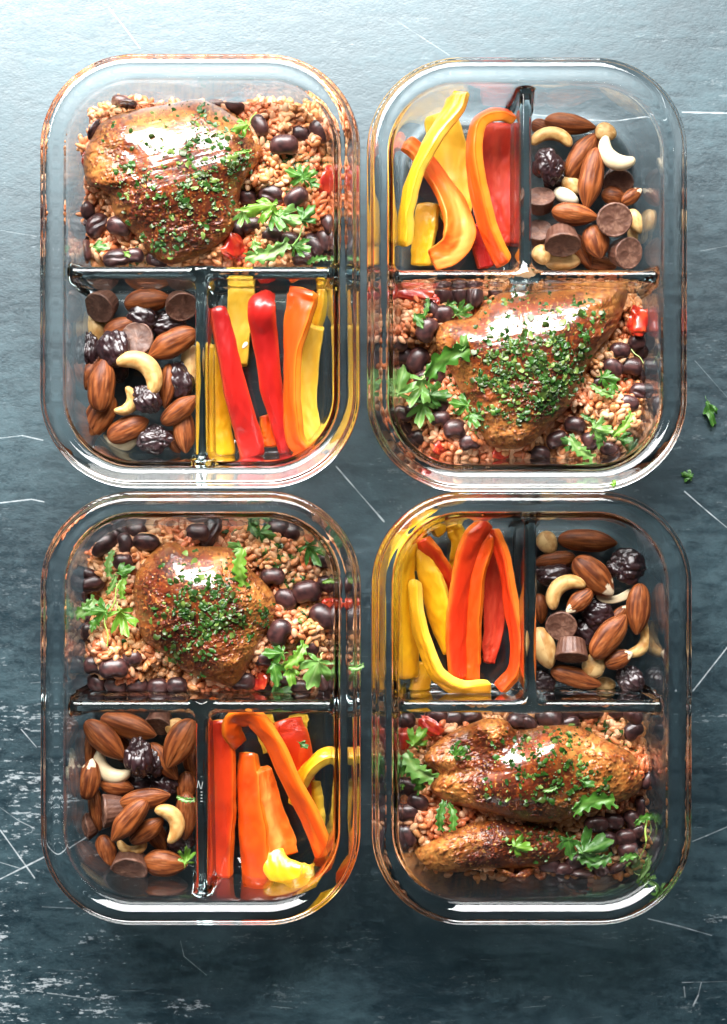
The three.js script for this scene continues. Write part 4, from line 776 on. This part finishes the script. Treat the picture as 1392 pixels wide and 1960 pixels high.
bean([[200, 1043, 56, 42, -26, 27], [280, 1039, 50, 36, 6, 28], [237, 1076, 40, 34, 0, 27], [261, 1017, 38, 32, 0, 20], [231, 1022, 40, 32, 40, 19, 1], [239, 1040, 40, 30, 80, 20]], 0, 'above left of the chicken, lower left box');
bean([[168, 1101, 42, 30, 20, 21], [175, 1119, 54, 36, -18, 27, 1], [157, 1147, 38, 30, 70, 15], [160, 1181, 44, 36, 30, 17], [162, 1211, 44, 40, 0, 24]], 1, 'down the left edge, lower left box');
bean([[218, 1280, 54, 40, -4, 28], [180, 1274, 40, 36, 0, 16], [184, 1308, 44, 38, 30, 19], [304, 1316, 44, 38, 0, 15], [261, 1311, 44, 34, 0, 14], [222, 1312, 42, 34, 10, 15], [252, 1262, 40, 32, -20, 18], [340, 1312, 40, 32, 0, 14]], 0, 'below left of the chicken, lower left box');
bean([[378, 1022, 46, 38, 0, 20], [402, 1022, 58, 36, -62, 27, 1], [534, 1015, 46, 38, -10, 24], [557, 1021, 34, 30, 0, 19]], 0, 'along the top edge, lower left box');
bean([[618, 1075, 36, 30, 0, 20], [522, 1104, 46, 34, 0, 25], [547, 1147, 46, 40, 30, 24], [587, 1134, 56, 46, -10, 28], [628, 1120, 46, 36, 20, 22], [646, 1122, 40, 34, 0, 18], [617, 1180, 52, 42, 40, 25]], 1, 'at upper right, lower left box');
bean([[536, 1211, 52, 44, -60, 24], [546, 1302, 38, 30, 0, 17], [576, 1317, 36, 32, 0, 16], [621, 1308, 44, 32, 70, 18], [465, 1304, 46, 38, 0, 15], [508, 1262, 42, 34, 10, 18], [590, 1238, 42, 34, 30, 19], [500, 1322, 42, 32, 0, 14]], 1, 'at lower right, lower left box');
bean([[782, 1508, 44, 36, 30, 22], [784, 1556, 42, 36, 0, 14], [765, 1577, 36, 32, 0, 12], [779, 1600, 44, 38, 50, 16], [800, 1536, 40, 34, 20, 17], [808, 1486, 38, 32, 0, 18]], 1, 'down the left edge, lower right box');
bean([[773, 1379, 44, 34, 0, 17], [836, 1370, 44, 32, 10, 18], [868, 1374, 42, 34, 0, 15], [900, 1372, 44, 32, 0, 18], [993, 1381, 46, 34, 0, 17], [1012, 1384, 34, 30, 40, 18]], 0, 'at the cross wall, left half, lower right box');
bean([[1051, 1376, 54, 42, 20, 28], [1090, 1365, 46, 30, -12, 24], [1090, 1385, 40, 30, -20, 25], [1127, 1363, 56, 28, -5, 24], [1185, 1364, 40, 30, 0, 22], [1212, 1371, 38, 32, 40, 22], [1212, 1399, 42, 34, -40, 19]], 0, 'at the cross wall, right half, lower right box');
bean([[1242, 1491, 42, 28, -50, 21], [1229, 1545, 42, 28, 82, 19], [1198, 1603, 42, 36, 0, 16], [1224, 1593, 40, 34, 0, 13], [1205, 1628, 44, 34, 0, 17], [1172, 1572, 44, 34, 10, 17], [1210, 1570, 40, 32, 60, 16], [1160, 1608, 42, 34, 0, 16]], 1, 'right of the chicken, lower right box');
bean([[1080, 1667, 40, 36, 0, 18, 1], [1114, 1679, 48, 34, 8, 20, 1], [1151, 1672, 38, 36, 60, 19], [1187, 1667, 48, 32, -24, 21, 1], [1141, 1578, 46, 36, 0, 22], [1052, 1656, 42, 34, 10, 15], [1216, 1652, 40, 32, 40, 15], [1104, 1650, 42, 34, -20, 17]], 0, 'in the bottom row, lower right box');

// ---------------------------------------------------------------- tomato bits
const tomatoMat = phys({ color: 0xffffff, vertexColors: true, roughness: 0.3, clearcoat: 0.6, clearcoatRoughness: 0.12 });
function tomato(px, py, len, wid, ang, y, label, s = 1) {
  const g = skinned((d) => { const k = 1 + 1.1 * (fbm(d.x * 1.9 + s * 5, d.y * 1.9, d.z * 1.9 + s, 4) - 0.5), b = (v, q) => Math.sign(v) * Math.pow(Math.abs(v), q); return V(b(d.x, 0.7) * 0.46 * k, b(d.y, 0.8) * 0.13 * k + 0.16 * Math.cos(d.x * 2.6 + s) + 0.08 * (fbm(d.x * 4 + s, d.z * 4, 2, 3) - 0.5), b(d.z, 0.75) * 0.46 * k); }, 36, 26,
    (d) => mixc([0.38, 0.012, 0.008], [0.62, 0.075, 0.02], smooth(0.35, 0.75, fbm(d.x * 3 + s, d.y * 3, d.z * 3, 3))));
  const o = new THREE.Mesh(g, tomatoMat); o.name = numbered('tomato_piece'); const k = SC * (EYE - y / 1000) / (EYE - RIM);
  o.scale.set(len * k, (len + wid) / 2 * k, wid * k); o.rotation.y = -ang * Math.PI / 180; o.position.copy(P(px, py, y / 1000));
  scene.add(tag(shade(o), label, 'tomato', 'cooked tomato pieces'));
}
tomato(447, 474, 50, 44, 30, 23, 'dark red tomato piece below the chicken, upper left box', 1);
tomato(632, 350, 44, 60, 20, 24, 'orange-red tomato piece at the right glass wall, upper left box', 2);
tomato(156, 303, 26, 30, 0, 20, 'small tomato bit left of the chicken, upper left box', 3);
tomato(792, 562, 84, 26, 8, 26, 'curved tomato strip by the cross wall, upper right box', 4);
tomato(826, 580, 28, 34, 60, 24, 'small dark tomato bit left of the chicken top, upper right box', 5);
tomato(1225, 616, 46, 58, 10, 26, 'bright red tomato piece at right of the chicken, upper right box', 6);
tomato(842, 856, 34, 26, 40, 19, 'small tomato bit in the bottom left rice, upper right box', 7);
tomato(958, 868, 32, 28, 20, 19, 'small orange tomato bit under the chicken tip, upper right box', 8);
tomato(640, 1156, 50, 26, 0, 22, 'red tomato piece at the right glass wall, lower left box', 9);
tomato(490, 1299, 48, 42, 20, 20, 'brownish tomato piece right of the chicken tip, lower left box', 10);
tomato(824, 1390, 54, 30, 20, 24, 'red tomato piece behind the upper slice, lower right box', 11);
tomato(774, 1411, 32, 42, 30, 20, 'red tomato piece in the top left corner, lower right box', 12);

// ---------------------------------------------------------------- chopped herbs: fine crumbs as stuff, leaves one by one
const herbMat = phys({ color: 0xffffff, vertexColors: true, roughness: 0.36, side: THREE.DoubleSide });
const leafMat = phys({ color: 0xffffff, vertexColors: true, roughness: 0.42, transmission: 0.28, thickness: 0, side: THREE.DoubleSide });
function crumbs(surface, areas, sd, label, extra = 0.3) {
  const r = rng(sd), pos = [], col = [], idx = [];
  for (const [x, y, rad, n] of areas) for (let i = 0; i < n * 1.75; i++) {
    const a = r() * 6.283, q = rad * Math.sqrt(r()), px = x + Math.cos(a) * q, py = y + Math.sin(a) * q, h = surface(px, py); const tone = r(), size = r(), tw = r() * 6.283, up = r(), bend = r();
    if (h === null || h < 8 || (tone + 0.25 < 2.4 * (1 - fbm(px / 17 + sd, py / 17, 5, 3)) - 0.45)) continue;
    const p = P(px, py, (h + extra * 0.6 + up * 0.35) / 1000), L = mix(0.7, 4.2, Math.pow(size, 2.4)) / 1000, W = L * mix(0.35, 0.9, bend), base = pos.length / 3;
    const ax = V(Math.cos(tw), (up - 0.5) * 0.7, Math.sin(tw)).normalize(), az = V(-Math.sin(tw), (bend - 0.5) * 0.9, Math.cos(tw)).normalize(), n3 = ax.clone().cross(az).normalize(); if (n3.y < 0) n3.negate();
    const c = mixc(mixc([0.012, 0.046, 0.008], [0.038, 0.118, 0.012], tone), tone > 0.9 ? [0.20, 0.28, 0.06] : [0.05, 0.055, 0.012], tone > 0.9 ? 0.7 : bend > 0.75 ? 0.6 : 0), jit = () => r() - 0.5;
    for (let u = 0; u < 4; u++) for (let v = 0; v < 3; v++) {             // a torn scrap of leaf, crinkled
      const e = u === 0 || u === 3 ? 0.55 : 1, x = (u / 3 - 0.5 + 0.14 * jit()) * L, z = (v / 2 - 0.5 + 0.16 * jit()) * W * e, y = 0.30 * L * jit() + (v === 1 ? 0.12 * W : 0) + 0.10 * L * Math.sin(u * 1.7 + tw);
      const s = p.clone().addScaledVector(ax, x).addScaledVector(az, z).addScaledVector(n3, y); pos.push(s.x, s.y, s.z); col.push(...c);
    }
    for (let u = 0; u < 3; u++) for (let v = 0; v < 2; v++) { const k = base + u * 3 + v; idx.push(k, k + 1, k + 3, k + 1, k + 4, k + 3); }
  }
  const o = new THREE.Mesh(geo(pos, idx, col), herbMat); o.name = numbered('chopped_herbs'); scene.add(tag(shade(o), label, 'chopped herbs', null, 'stuff'));
}
crumbs(top.ul, [[330, 330, 150, 300], [400, 310, 60, 130], [330, 370, 60, 80], [250, 350, 40, 40], [380, 400, 70, 110], [300, 480, 50, 60], [430, 240, 60, 60], [330, 250, 80, 40], [470, 320, 30, 50]], 11, 'fine green herb crumbs scattered over the upper left chicken');
crumbs(top.ur, [[1000, 725, 85, 640], [960, 690, 60, 220], [1080, 700, 60, 280], [1060, 600, 90, 170], [950, 620, 70, 60], [1130, 610, 40, 70], [1080, 760, 50, 80], [920, 760, 40, 40], [980, 570, 60, 60], [920, 800, 30, 40]], 12, 'dense green herb crumbs covering the upper right chicken');
crumbs(top.ll, [[395, 1160, 55, 320], [350, 1190, 60, 90], [370, 1255, 50, 90], [360, 1110, 60, 50], [455, 1200, 35, 60], [490, 1140, 40, 50], [330, 1130, 60, 40], [450, 1090, 30, 30], [505, 1190, 20, 40]], 13, 'green herb crumbs over the lower left chicken');
crumbs(top.lr, [[1050, 1470, 75, 150], [1100, 1420, 50, 60], [880, 1442, 22, 40], [970, 1500, 50, 40], [1130, 1500, 40, 50], [1040, 1440, 50, 40], [1060, 1540, 60, 40], [980, 1450, 50, 30]], 14, 'green herb crumbs over the long chicken slice, lower right box');
crumbs(top.lr2, [[1040, 1605, 50, 90], [960, 1590, 50, 30]], 15, 'green herb crumbs over the smaller chicken slice, lower right box');
crumbs(riceTop.ul, [[590, 290, 45, 110], [540, 330, 40, 70], [500, 290, 30, 50], [240, 205, 25, 30], [185, 385, 25, 20], [590, 350, 30, 40], [270, 490, 40, 60], [400, 190, 25, 30], [520, 450, 60, 60]], 16, 'green herb crumbs among the rice and beans, upper left box', 1.2);
crumbs(riceTop.ur, [[930, 560, 40, 60], [1060, 545, 70, 60], [1180, 690, 40, 70], [1160, 740, 40, 60], [900, 790, 50, 70], [1190, 830, 40, 30], [850, 740, 30, 30]], 17, 'green herb crumbs among the rice and beans, upper right box', 1.2);
crumbs(riceTop.ll, [[545, 1080, 45, 160], [510, 1080, 35, 80], [560, 1180, 40, 70], [280, 1250, 50, 50], [440, 1040, 30, 30], [540, 1050, 40, 50]], 18, 'green herb crumbs among the rice and beans, lower left box', 1.2);
crumbs(riceTop.lr, [[1170, 1400, 36, 110], [1130, 1400, 30, 40], [1190, 1430, 30, 30], [1120, 1600, 60, 50], [980, 1400, 25, 30]], 19, 'green herb crumbs among the rice and beans, lower right box', 1.2);

function leafGeometry(seedN, lobes, tone) {                          // a lobed, toothed, curled herb leaf: base at origin, tip at +x, unit length
  const o = seedN * 11.3, NA = 72, NR = 7, pos = [], col = [], idx = [];
  const R = (a) => {                                                 // radius round a centre near the base; a = 0 towards the tip
    let v = 0; for (const [at, len, wd] of lobes) { let d = Math.abs(((a - at + Math.PI * 3) % (2 * Math.PI)) - Math.PI); v = Math.max(v, len * Math.pow(clamp(Math.cos(clamp(d / wd) * Math.PI / 2)), 0.55)); }
    return Math.max(v, 0.10) * (1 + 0.10 * Math.sin(a * 17 + o) * smooth(0.15, 0.4, v) + 0.08 * (noise(a * 6 + o) - 0.5));
  };
  for (let j = 0; j <= NR; j++) for (let i = 0; i < NA; i++) {
    const a = i / NA * 2 * Math.PI - Math.PI, r = R(a) * j / NR, x = 0.22 + Math.cos(a) * r, z = Math.sin(a) * r;
    const curl = 0.42 * (fbm(x * 4 + o, z * 4, 1, 3) - 0.5) + 0.26 * Math.sin(a * 4 + o) * r * 0.6 - 0.34 * Math.pow(z, 2) + 0.10 * Math.sin(x * 2.6 + o), vein = 0;
    pos.push(x, curl + vein, z);
    const rib = Math.exp(-Math.pow(z / 0.022, 2)) + 0.6 * Math.exp(-Math.pow(Math.sin((Math.abs(a) * 3.1)) / 0.13, 2)) * (j / NR), s = fbm(x * 7 + o, z * 7, 3, 3);
    let c = mixc(mixc(tone[0], tone[1], s), tone[2], clamp(rib * 0.45)); col.push(...c);
  }
  for (let j = 0; j < NR; j++) for (let i = 0; i < NA; i++) { const a = j * NA + i, b = j * NA + (i + 1) % NA; idx.push(a, b, a + NA, b, b + NA, a + NA); }
  return geo(pos, idx, col);
}
const GREEN = { mid: [[0.035, 0.135, 0.012], [0.085, 0.25, 0.024], [0.20, 0.38, 0.08]], pale: [[0.085, 0.23, 0.035], [0.17, 0.34, 0.07], [0.36, 0.50, 0.18]], dark: [[0.030, 0.12, 0.014], [0.065, 0.20, 0.024], [0.16, 0.32, 0.07]], lime: [[0.10, 0.27, 0.018], [0.18, 0.37, 0.035], [0.34, 0.50, 0.11]] };
const LOBES = [
  [[0, 0.80, 0.62], [0.95, 0.58, 0.5], [-0.95, 0.60, 0.5], [1.9, 0.34, 0.45], [-1.9, 0.32, 0.45]],
  [[0, 0.82, 0.42], [0.62, 0.66, 0.34], [-0.66, 0.70, 0.36], [1.5, 0.44, 0.4], [-1.45, 0.4, 0.4]],
  [[0, 0.80, 0.55], [-0.8, 0.52, 0.5], [0.7, 0.46, 0.4]],
];
const leafCache = {};
const leafOf = (l, t) => (leafCache[l + t] ??= leafGeometry(l * 3 + t.length, LOBES[l], GREEN[t]));
const bladeOf = (t) => (leafCache['b' + t] ??= (() => {                // a cut strip of leaf or stem: long, curled across
  const pos = [], col = [], idx = [], n = 20, m = 8;
  for (let j = 0; j <= n; j++) for (let i = 0; i <= m; i++) { const u = j / n, v = i / m * 2 - 1, sd = t.length * 3.1, w = 0.13 * (0.62 + 0.38 * Math.sin(u * 2.6 + 0.2)) * (1 + 0.9 * (fbm(u * 7 + sd, v > 0 ? 1 : 5, sd, 2) - 0.5)) * (1 + 0.25 * Math.sign(Math.sin(u * 31 + v * 3)) * Math.abs(v)); pos.push(u + 0.12 * (fbm(v * 2 + sd, 7, 3, 2) - 0.5) * (u > 0.5 ? 1 : -1), 0.07 * Math.sin(u * 3.14) + 0.16 * (fbm(u * 4 + sd, v * 1.5, 6, 2) - 0.5) + 0.22 * w * Math.abs(v), v * w + 0.07 * Math.sin(u * 4 + sd)); col.push(...mixc(mixc(GREEN[t][0], GREEN[t][1], fbm(u * 6, v * 2, 4, 3)), GREEN[t][2], 0.6 * Math.exp(-v * v * 20))); }
  for (let j = 0; j < n; j++) for (let i = 0; i < m; i++) { const a = j * (m + 1) + i, c = a + m + 1; idx.push(a, a + 1, c, a + 1, c + 1, c); }
  return geo(pos, idx, col);
})());
const stemGeo = (() => { const c = new THREE.CatmullRomCurve3([V(0, 0, 0), V(0.3, 0.05, 0.03), V(0.65, 0.06, -0.04), V(1, 0.02, 0.02)]); return new THREE.TubeGeometry(c, 18, 0.022, 7, false); })();
const stemMat = { mid: phys({ color: rgb([0.16, 0.32, 0.06]), roughness: 0.4 }), pale: phys({ color: rgb([0.40, 0.50, 0.18]), roughness: 0.4 }), dark: phys({ color: rgb([0.05, 0.15, 0.03]), roughness: 0.4 }), lime: phys({ color: rgb([0.30, 0.45, 0.08]), roughness: 0.4 }) };
/** A herb leaf: kind 0..2 leaf shapes, 'b' cut blade, 's' bare stem; placed by its middle, len in photo pixels, ang of its tip. */
function leaf(kind, tone, px, py, len, ang, y, label, tilt = 8, roll = 0, wide = 1) {
  const k = SC * (EYE - y / 1000) / (EYE - RIM), g = new THREE.Group(); g.name = numbered(kind === 's' ? 'herb_sprig' : 'herb_leaf');
  const L = len * k * (kind === 's' ? 1 : 0.9), q = kind === 's' ? [['stem', stemGeo, stemMat[tone], 0]] : kind === 'b' ? [['blade', bladeOf(tone), leafMat, 0]] : [['blade', leafOf(kind, tone), leafMat, 0], ['stem', stemGeo, stemMat[tone], 1]];
  for (const [n, gm, mat, st] of q) { const m = new THREE.Mesh(gm, mat); m.name = n; if (st) { m.scale.set(0.3, 0.6, 0.8); m.position.x = -0.06; } g.add(m); }
  g.scale.set(L, L, L * wide);
  g.rotation.set(roll * Math.PI / 180, -ang * Math.PI / 180, tilt * Math.PI / 180, 'YZX');
  const off = V(0.5 * L, 0, 0).applyEuler(g.rotation); g.position.copy(P(px, py, y / 1000)).sub(V(off.x, 0, off.z));
  scene.add(tag(shade(g), label, kind === 's' ? 'herb stem' : 'herb leaf', 'chopped green herb leaves'));
}
// upper left box
leaf(2, 'mid', 191, 473, 40, 5, 29, 'single bright leaf on the beans at far left, upper left box', 4);
leaf(0, 'lime', 462, 244, 40, 160, 44, 'small leaf on the top right of the chicken, upper left box', 0);
leaf('s', 'lime', 481, 233, 40, -55, 45, 'curved stem sticking up right of the chicken, upper left box', 14);
leaf('b', 'lime', 466, 290, 34, -8, 44, 'yellow-green curl on the chicken right shoulder, upper left box', 0, 0, 0.7);
leaf(0, 'mid', 568, 334, 46, 200, 32, 'ruffled leaf in the rice right of the chicken, upper left box');
leaf(1, 'mid', 590, 338, 44, -30, 33, 'toothed leaf in the rice above the tomato, upper left box', 10);
leaf(2, 'dark', 600, 352, 32, 30, 32, 'rounded dark leaf touching the orange-red tomato, upper left box');
leaf(0, 'lime', 502, 401, 84, 175, 34, 'largest flat leaf below the bean row, upper left box', 4, 14, 0.7);
leaf(1, 'pale', 464, 414, 44, 105, 33, 'pale cut leaf beside the chicken lower right, upper left box');
leaf(1, 'mid', 530, 420, 62, 60, 34, 'ruffled bright leaf in the lower right herb heap, upper left box', 14);
leaf(0, 'pale', 553, 420, 60, 20, 33, 'pale ruffled leaf in the lower right herb heap, upper left box', 16, 10);
leaf(0, 'dark', 588, 412, 50, -50, 31, 'dark leaf at the right of the herb heap, upper left box');
leaf('s', 'mid', 575, 447, 60, 118, 30, 'thick green stem under the herb heap, upper left box');
leaf('b', 'pale', 512, 481, 96, -14, 30, 'long pale frilled strip by the cross wall, upper left box', 4, 10, 1.1);
leaf(2, 'pale', 489, 472, 36, 70, 30, 'pale leaf end by the cross wall, upper left box');
leaf(1, 'mid', 575, 474, 50, 15, 28, 'toothed leaf over the beans near the corner, upper left box');
leaf('b', 'mid', 607, 499, 44, -16, 22, 'green strip in the bottom right corner of the rice, upper left box');
leaf(2, 'lime', 243, 487, 20, 40, 28, 'tiny leaf between two beans at the cross wall, upper left box');
// upper right box
leaf(2, 'mid', 800, 611, 40, 60, 31, 'folded leaf on the rice at far left, upper right box', 8, 20);
leaf('b', 'mid', 816, 590, 46, 100, 31, 'curled strip above the folded leaf, upper right box', 0, 30);
leaf(0, 'mid', 864, 588, 34, 30, 29, 'small leaf under the three ridged beans, upper right box');
leaf(1, 'mid', 886, 596, 48, -30, 29, 'toothed leaf touching the chicken top left, upper right box');
leaf('b', 'mid', 858, 692, 112, -34, 42, 'long folded leaf lying on the chicken left edge, upper right box', 2, 16, 1.3);
leaf(2, 'pale', 886, 662, 46, -80, 43, 'pale upright leaf end on the chicken left edge, upper right box', 12);
leaf(0, 'pale', 768, 735, 74, -82, 33, 'large pale ruffled leaf at the left glass wall, upper right box', 8, -16);
leaf(1, 'pale', 799, 744, 78, 118, 34, 'large toothed pale leaf left of the chicken, upper right box', 6, 14);
leaf(0, 'dark', 838, 757, 56, 0, 28, 'dark shaded leaf below the chicken left edge, upper right box');
leaf(1, 'pale', 808, 786, 68, 105, 31, 'pale toothed leaf pointing down, upper right box', 4);
leaf(0, 'mid', 882, 774, 46, 190, 34, 'ruffled leaf beside the chicken lower left, upper right box');
leaf(1, 'mid', 906, 802, 44, 60, 34, 'small dense leaf at the chicken foot, upper right box');
leaf(0, 'mid', 1163, 724, 44, 10, 28, 'three-lobed leaf right of the chicken, upper right box');
leaf('b', 'pale', 1152, 748, 52, 30, 28, 'pale cut strip right of the chicken, upper right box');
leaf(2, 'mid', 1172, 742, 36, 100, 27, 'green leaf under the pale cut strip, upper right box');
leaf('s', 'pale', 1220, 682, 36, 50, 30, 'pale stem between the right-hand beans, upper right box');
leaf(0, 'pale', 1150, 822, 52, 10, 29, 'pale leaf in the bottom right rice, upper right box');
leaf('b', 'lime', 1192, 813, 62, -48, 31, 'light green stem strip on the bottom right rice, upper right box');
leaf(2, 'mid', 1148, 840, 40, 96, 25, 'leaf hanging below the pale one, upper right box');
leaf('b', 'pale', 1112, 858, 66, 44, 25, 'long pale folded strip at the bottom, upper right box', 0, 0, 1.2);
leaf(0, 'dark', 1090, 846, 40, 200, 23, 'dark leaf beside the long folded strip, upper right box');
leaf(2, 'dark', 1196, 842, 42, 10, 24, 'dark leaf among the bottom right rice, upper right box');
leaf('b', 'dark', 1126, 800, 34, 30, 26, 'dark green strip above the bottom right bean, upper right box');
// lower left box
leaf('b', 'pale', 213, 1078, 56, 100, 30, 'pale strip in the rice left of the chicken, lower left box');
leaf(2, 'mid', 238, 1092, 46, -20, 32, 'curled leaf beside the small round bean, lower left box');
leaf('b', 'pale', 214, 1120, 44, -60, 30, 'light strip above the big bright leaves, lower left box');
leaf('b', 'lime', 238, 1122, 52, 100, 31, 'lime strip touching the chicken left edge, lower left box');
leaf('s', 'lime', 222, 1140, 60, 105, 32, 'long thin stem down to the bright leaves, lower left box');
leaf('b', 'pale', 160, 1164, 62, -32, 33, 'pale folded leaf over the left rice edge, lower left box', 0, 0, 1.5);
leaf(0, 'mid', 188, 1168, 56, 190, 34, 'bright leaf in the left herb sprig, lower left box', 4, 10);
leaf(1, 'lime', 234, 1186, 70, 75, 34, 'largest toothed leaf of the left herb sprig, lower left box', 6);
leaf('s', 'lime', 205, 1205, 64, 84, 32, 'thick green stem below the left herb sprig, lower left box');
leaf(2, 'mid', 180, 1193, 34, 100, 32, 'small leaf hanging left of the thick stem, lower left box');
leaf(2, 'pale', 175, 1267, 36, 180, 20, 'pale leaf flat on the dark bean at left, lower left box');
leaf(2, 'dark', 484, 1010, 44, 60, 27, 'dark leaf at the top of the rice, lower left box');
leaf(0, 'mid', 508, 1022, 44, 10, 28, 'bright leaf in the top rice, lower left box');
leaf(2, 'pale', 453, 1046, 40, 200, 39, 'pale leaf on the chicken top right, lower left box');
leaf('b', 'lime', 464, 1086, 78, 92, 44, 'long leaf lying down the chicken right shoulder, lower left box', -4, 0, 1.2);
leaf(1, 'dark', 597, 1057, 64, 62, 31, 'large dull green leaf at the top right, lower left box', 4, 0, 0.9);
leaf('b', 'lime', 632, 1109, 34, -20, 29, 'light green snippet at the right wall, lower left box');
leaf(0, 'mid', 527, 1250, 50, 180, 31, 'bright leaf at upper left of the lower right sprig, lower left box', 4, 10);
leaf(2, 'mid', 527, 1283, 60, 80, 29, 'leaf hanging at left of the lower right sprig, lower left box', 0);
leaf('b', 'lime', 565, 1255, 66, -45, 31, 'lime strip slanting up in the lower right sprig, lower left box', 0, 0, 1.3);
leaf(2, 'lime', 557, 1290, 50, 85, 29, 'lime leaf in the middle of the lower right sprig, lower left box', 0);
leaf(0, 'pale', 604, 1284, 76, 112, 31, 'largest light fan-shaped leaf at the lower right, lower left box', 6, 0, 1.1);
leaf(2, 'dark', 535, 1326, 60, -10, 17, 'brownish leaf strip at the cross wall, lower left box');
leaf('b', 'pale', 356, 1528, 38, 12, 27, 'herb strip on the almonds beside the short wall, lower left box');
leaf(1, 'lime', 357, 1640, 44, -80, 27, 'bright leaf on the bottom right almond, lower left box');
leaf(2, 'dark', 580, 1425, 26, 30, 33, 'dark crumb of leaf on the flame-red pepper, lower left box', 0);
// lower right box
leaf(0, 'lime', 800, 1411, 54, -50, 32, 'bright rounded leaf at the top left of the rice, lower right box', 10, 10);
leaf('b', 'pale', 802, 1468, 82, 46, 32, 'long pale leaf beside the upper slice, lower right box', 0, 0, 1.5);
leaf(2, 'mid', 774, 1462, 46, 100, 28, 'green leaf behind the long pale one, lower right box');
leaf('b', 'mid', 790, 1488, 66, 48, 27, 'green strip under the long pale leaf, lower right box', 0, 0, 1.4);
leaf(2, 'lime', 769, 1504, 18, 90, 25, 'tiny lime leaf on the left bean, lower right box');
leaf('b', 'dark', 846, 1560, 62, 100, 28, 'left one of two dark stems over the lower slice rice, lower right box');
leaf('b', 'mid', 864, 1562, 58, 80, 28, 'right one of two dark stems over the lower slice rice, lower right box');
leaf(1, 'mid', 877, 1440, 34, -50, 40, 'small leaf on the browned left part of the upper slice, lower right box', 0);
leaf(2, 'pale', 966, 1610, 22, -40, 31, 'tiny pale leaf on the lower slice, lower right box', 0);
leaf(0, 'lime', 996, 1620, 50, 10, 31, 'bright toothed leaf on the lower slice, lower right box', 0);
leaf('b', 'mid', 1136, 1540, 90, -18, 39, 'long folded leaf on the lower edge of the upper slice, lower right box', 0, 0, 1.3);
leaf(2, 'dark', 1122, 1497, 38, 20, 42, 'dark leaf on the middle right of the upper slice, lower right box', 0);
leaf('b', 'pale', 1030, 1449, 50, -14, 44, 'pale strip on the glossy middle of the upper slice, lower right box', 0);
leaf('b', 'pale', 1052, 1510, 32, -10, 43, 'small pale strip below the glossy middle, lower right box', 0);
leaf(0, 'dark', 1090, 1619, 54, 80, 26, 'dark leaf left of the largest dark leaf, lower right box', 0);
leaf(0, 'dark', 1134, 1620, 84, -20, 26, 'largest dark leaf below the upper slice, lower right box', 4);
leaf('b', 'dark', 1138, 1642, 70, 6, 25, 'dark strip under the largest dark leaf, lower right box', 0, 0, 1.3);
leaf(2, 'pale', 1130, 1656, 24, 80, 24, 'small pale leaf tip above the bottom beans, lower right box', 0);
leaf('b', 'mid', 1206, 1642, 44, -14, 23, 'green strip on the right-hand beans, lower right box', 0, 0, 1.2);
leaf('b', 'mid', 1238, 1566, 56, -26, 24, 'forked green strip at the right, top of a long stem, lower right box', 4);
leaf('s', 'lime', 1234, 1606, 84, 98, 22, 'long thin stem hanging at the right, lower right box');
leaf(2, 'lime', 1211, 1665, 18, -50, 17, 'tiny leaf right of the bottom bean row, lower right box', 0);
leaf('b', 'pale', 1243, 1668, 66, -64, 24, 'upright pale leaf on the corner wall, lower right box', 10, 0, 0.8);
leaf(1, 'pale', 1248, 1694, 58, 30, 24, 'pale pointed leaf on the corner wall below the upright one, lower right box', 10, 0, 0.8);
// on the table and rims
leaf(2, 'dark', 1358, 788, 62, 76, 1.5, 'dark green leaf on the bare table at the right', 0, 0, 0.7);
leaf(0, 'dark', 1316, 910, 28, 200, 1.5, 'small dark leaf on the table beside the lower right box corner', 0);
leaf(2, 'lime', 1175, 927, 20, -80, 57, 'tiny lime leaf on the bottom rim of the upper right box', 0);
leaf('b', 'pale', 682, 1276, 32, -6, 57, 'small pale green leaf on the right rim of the lower left box', 0, 0, 1.3);

renderer.render(scene, camera);
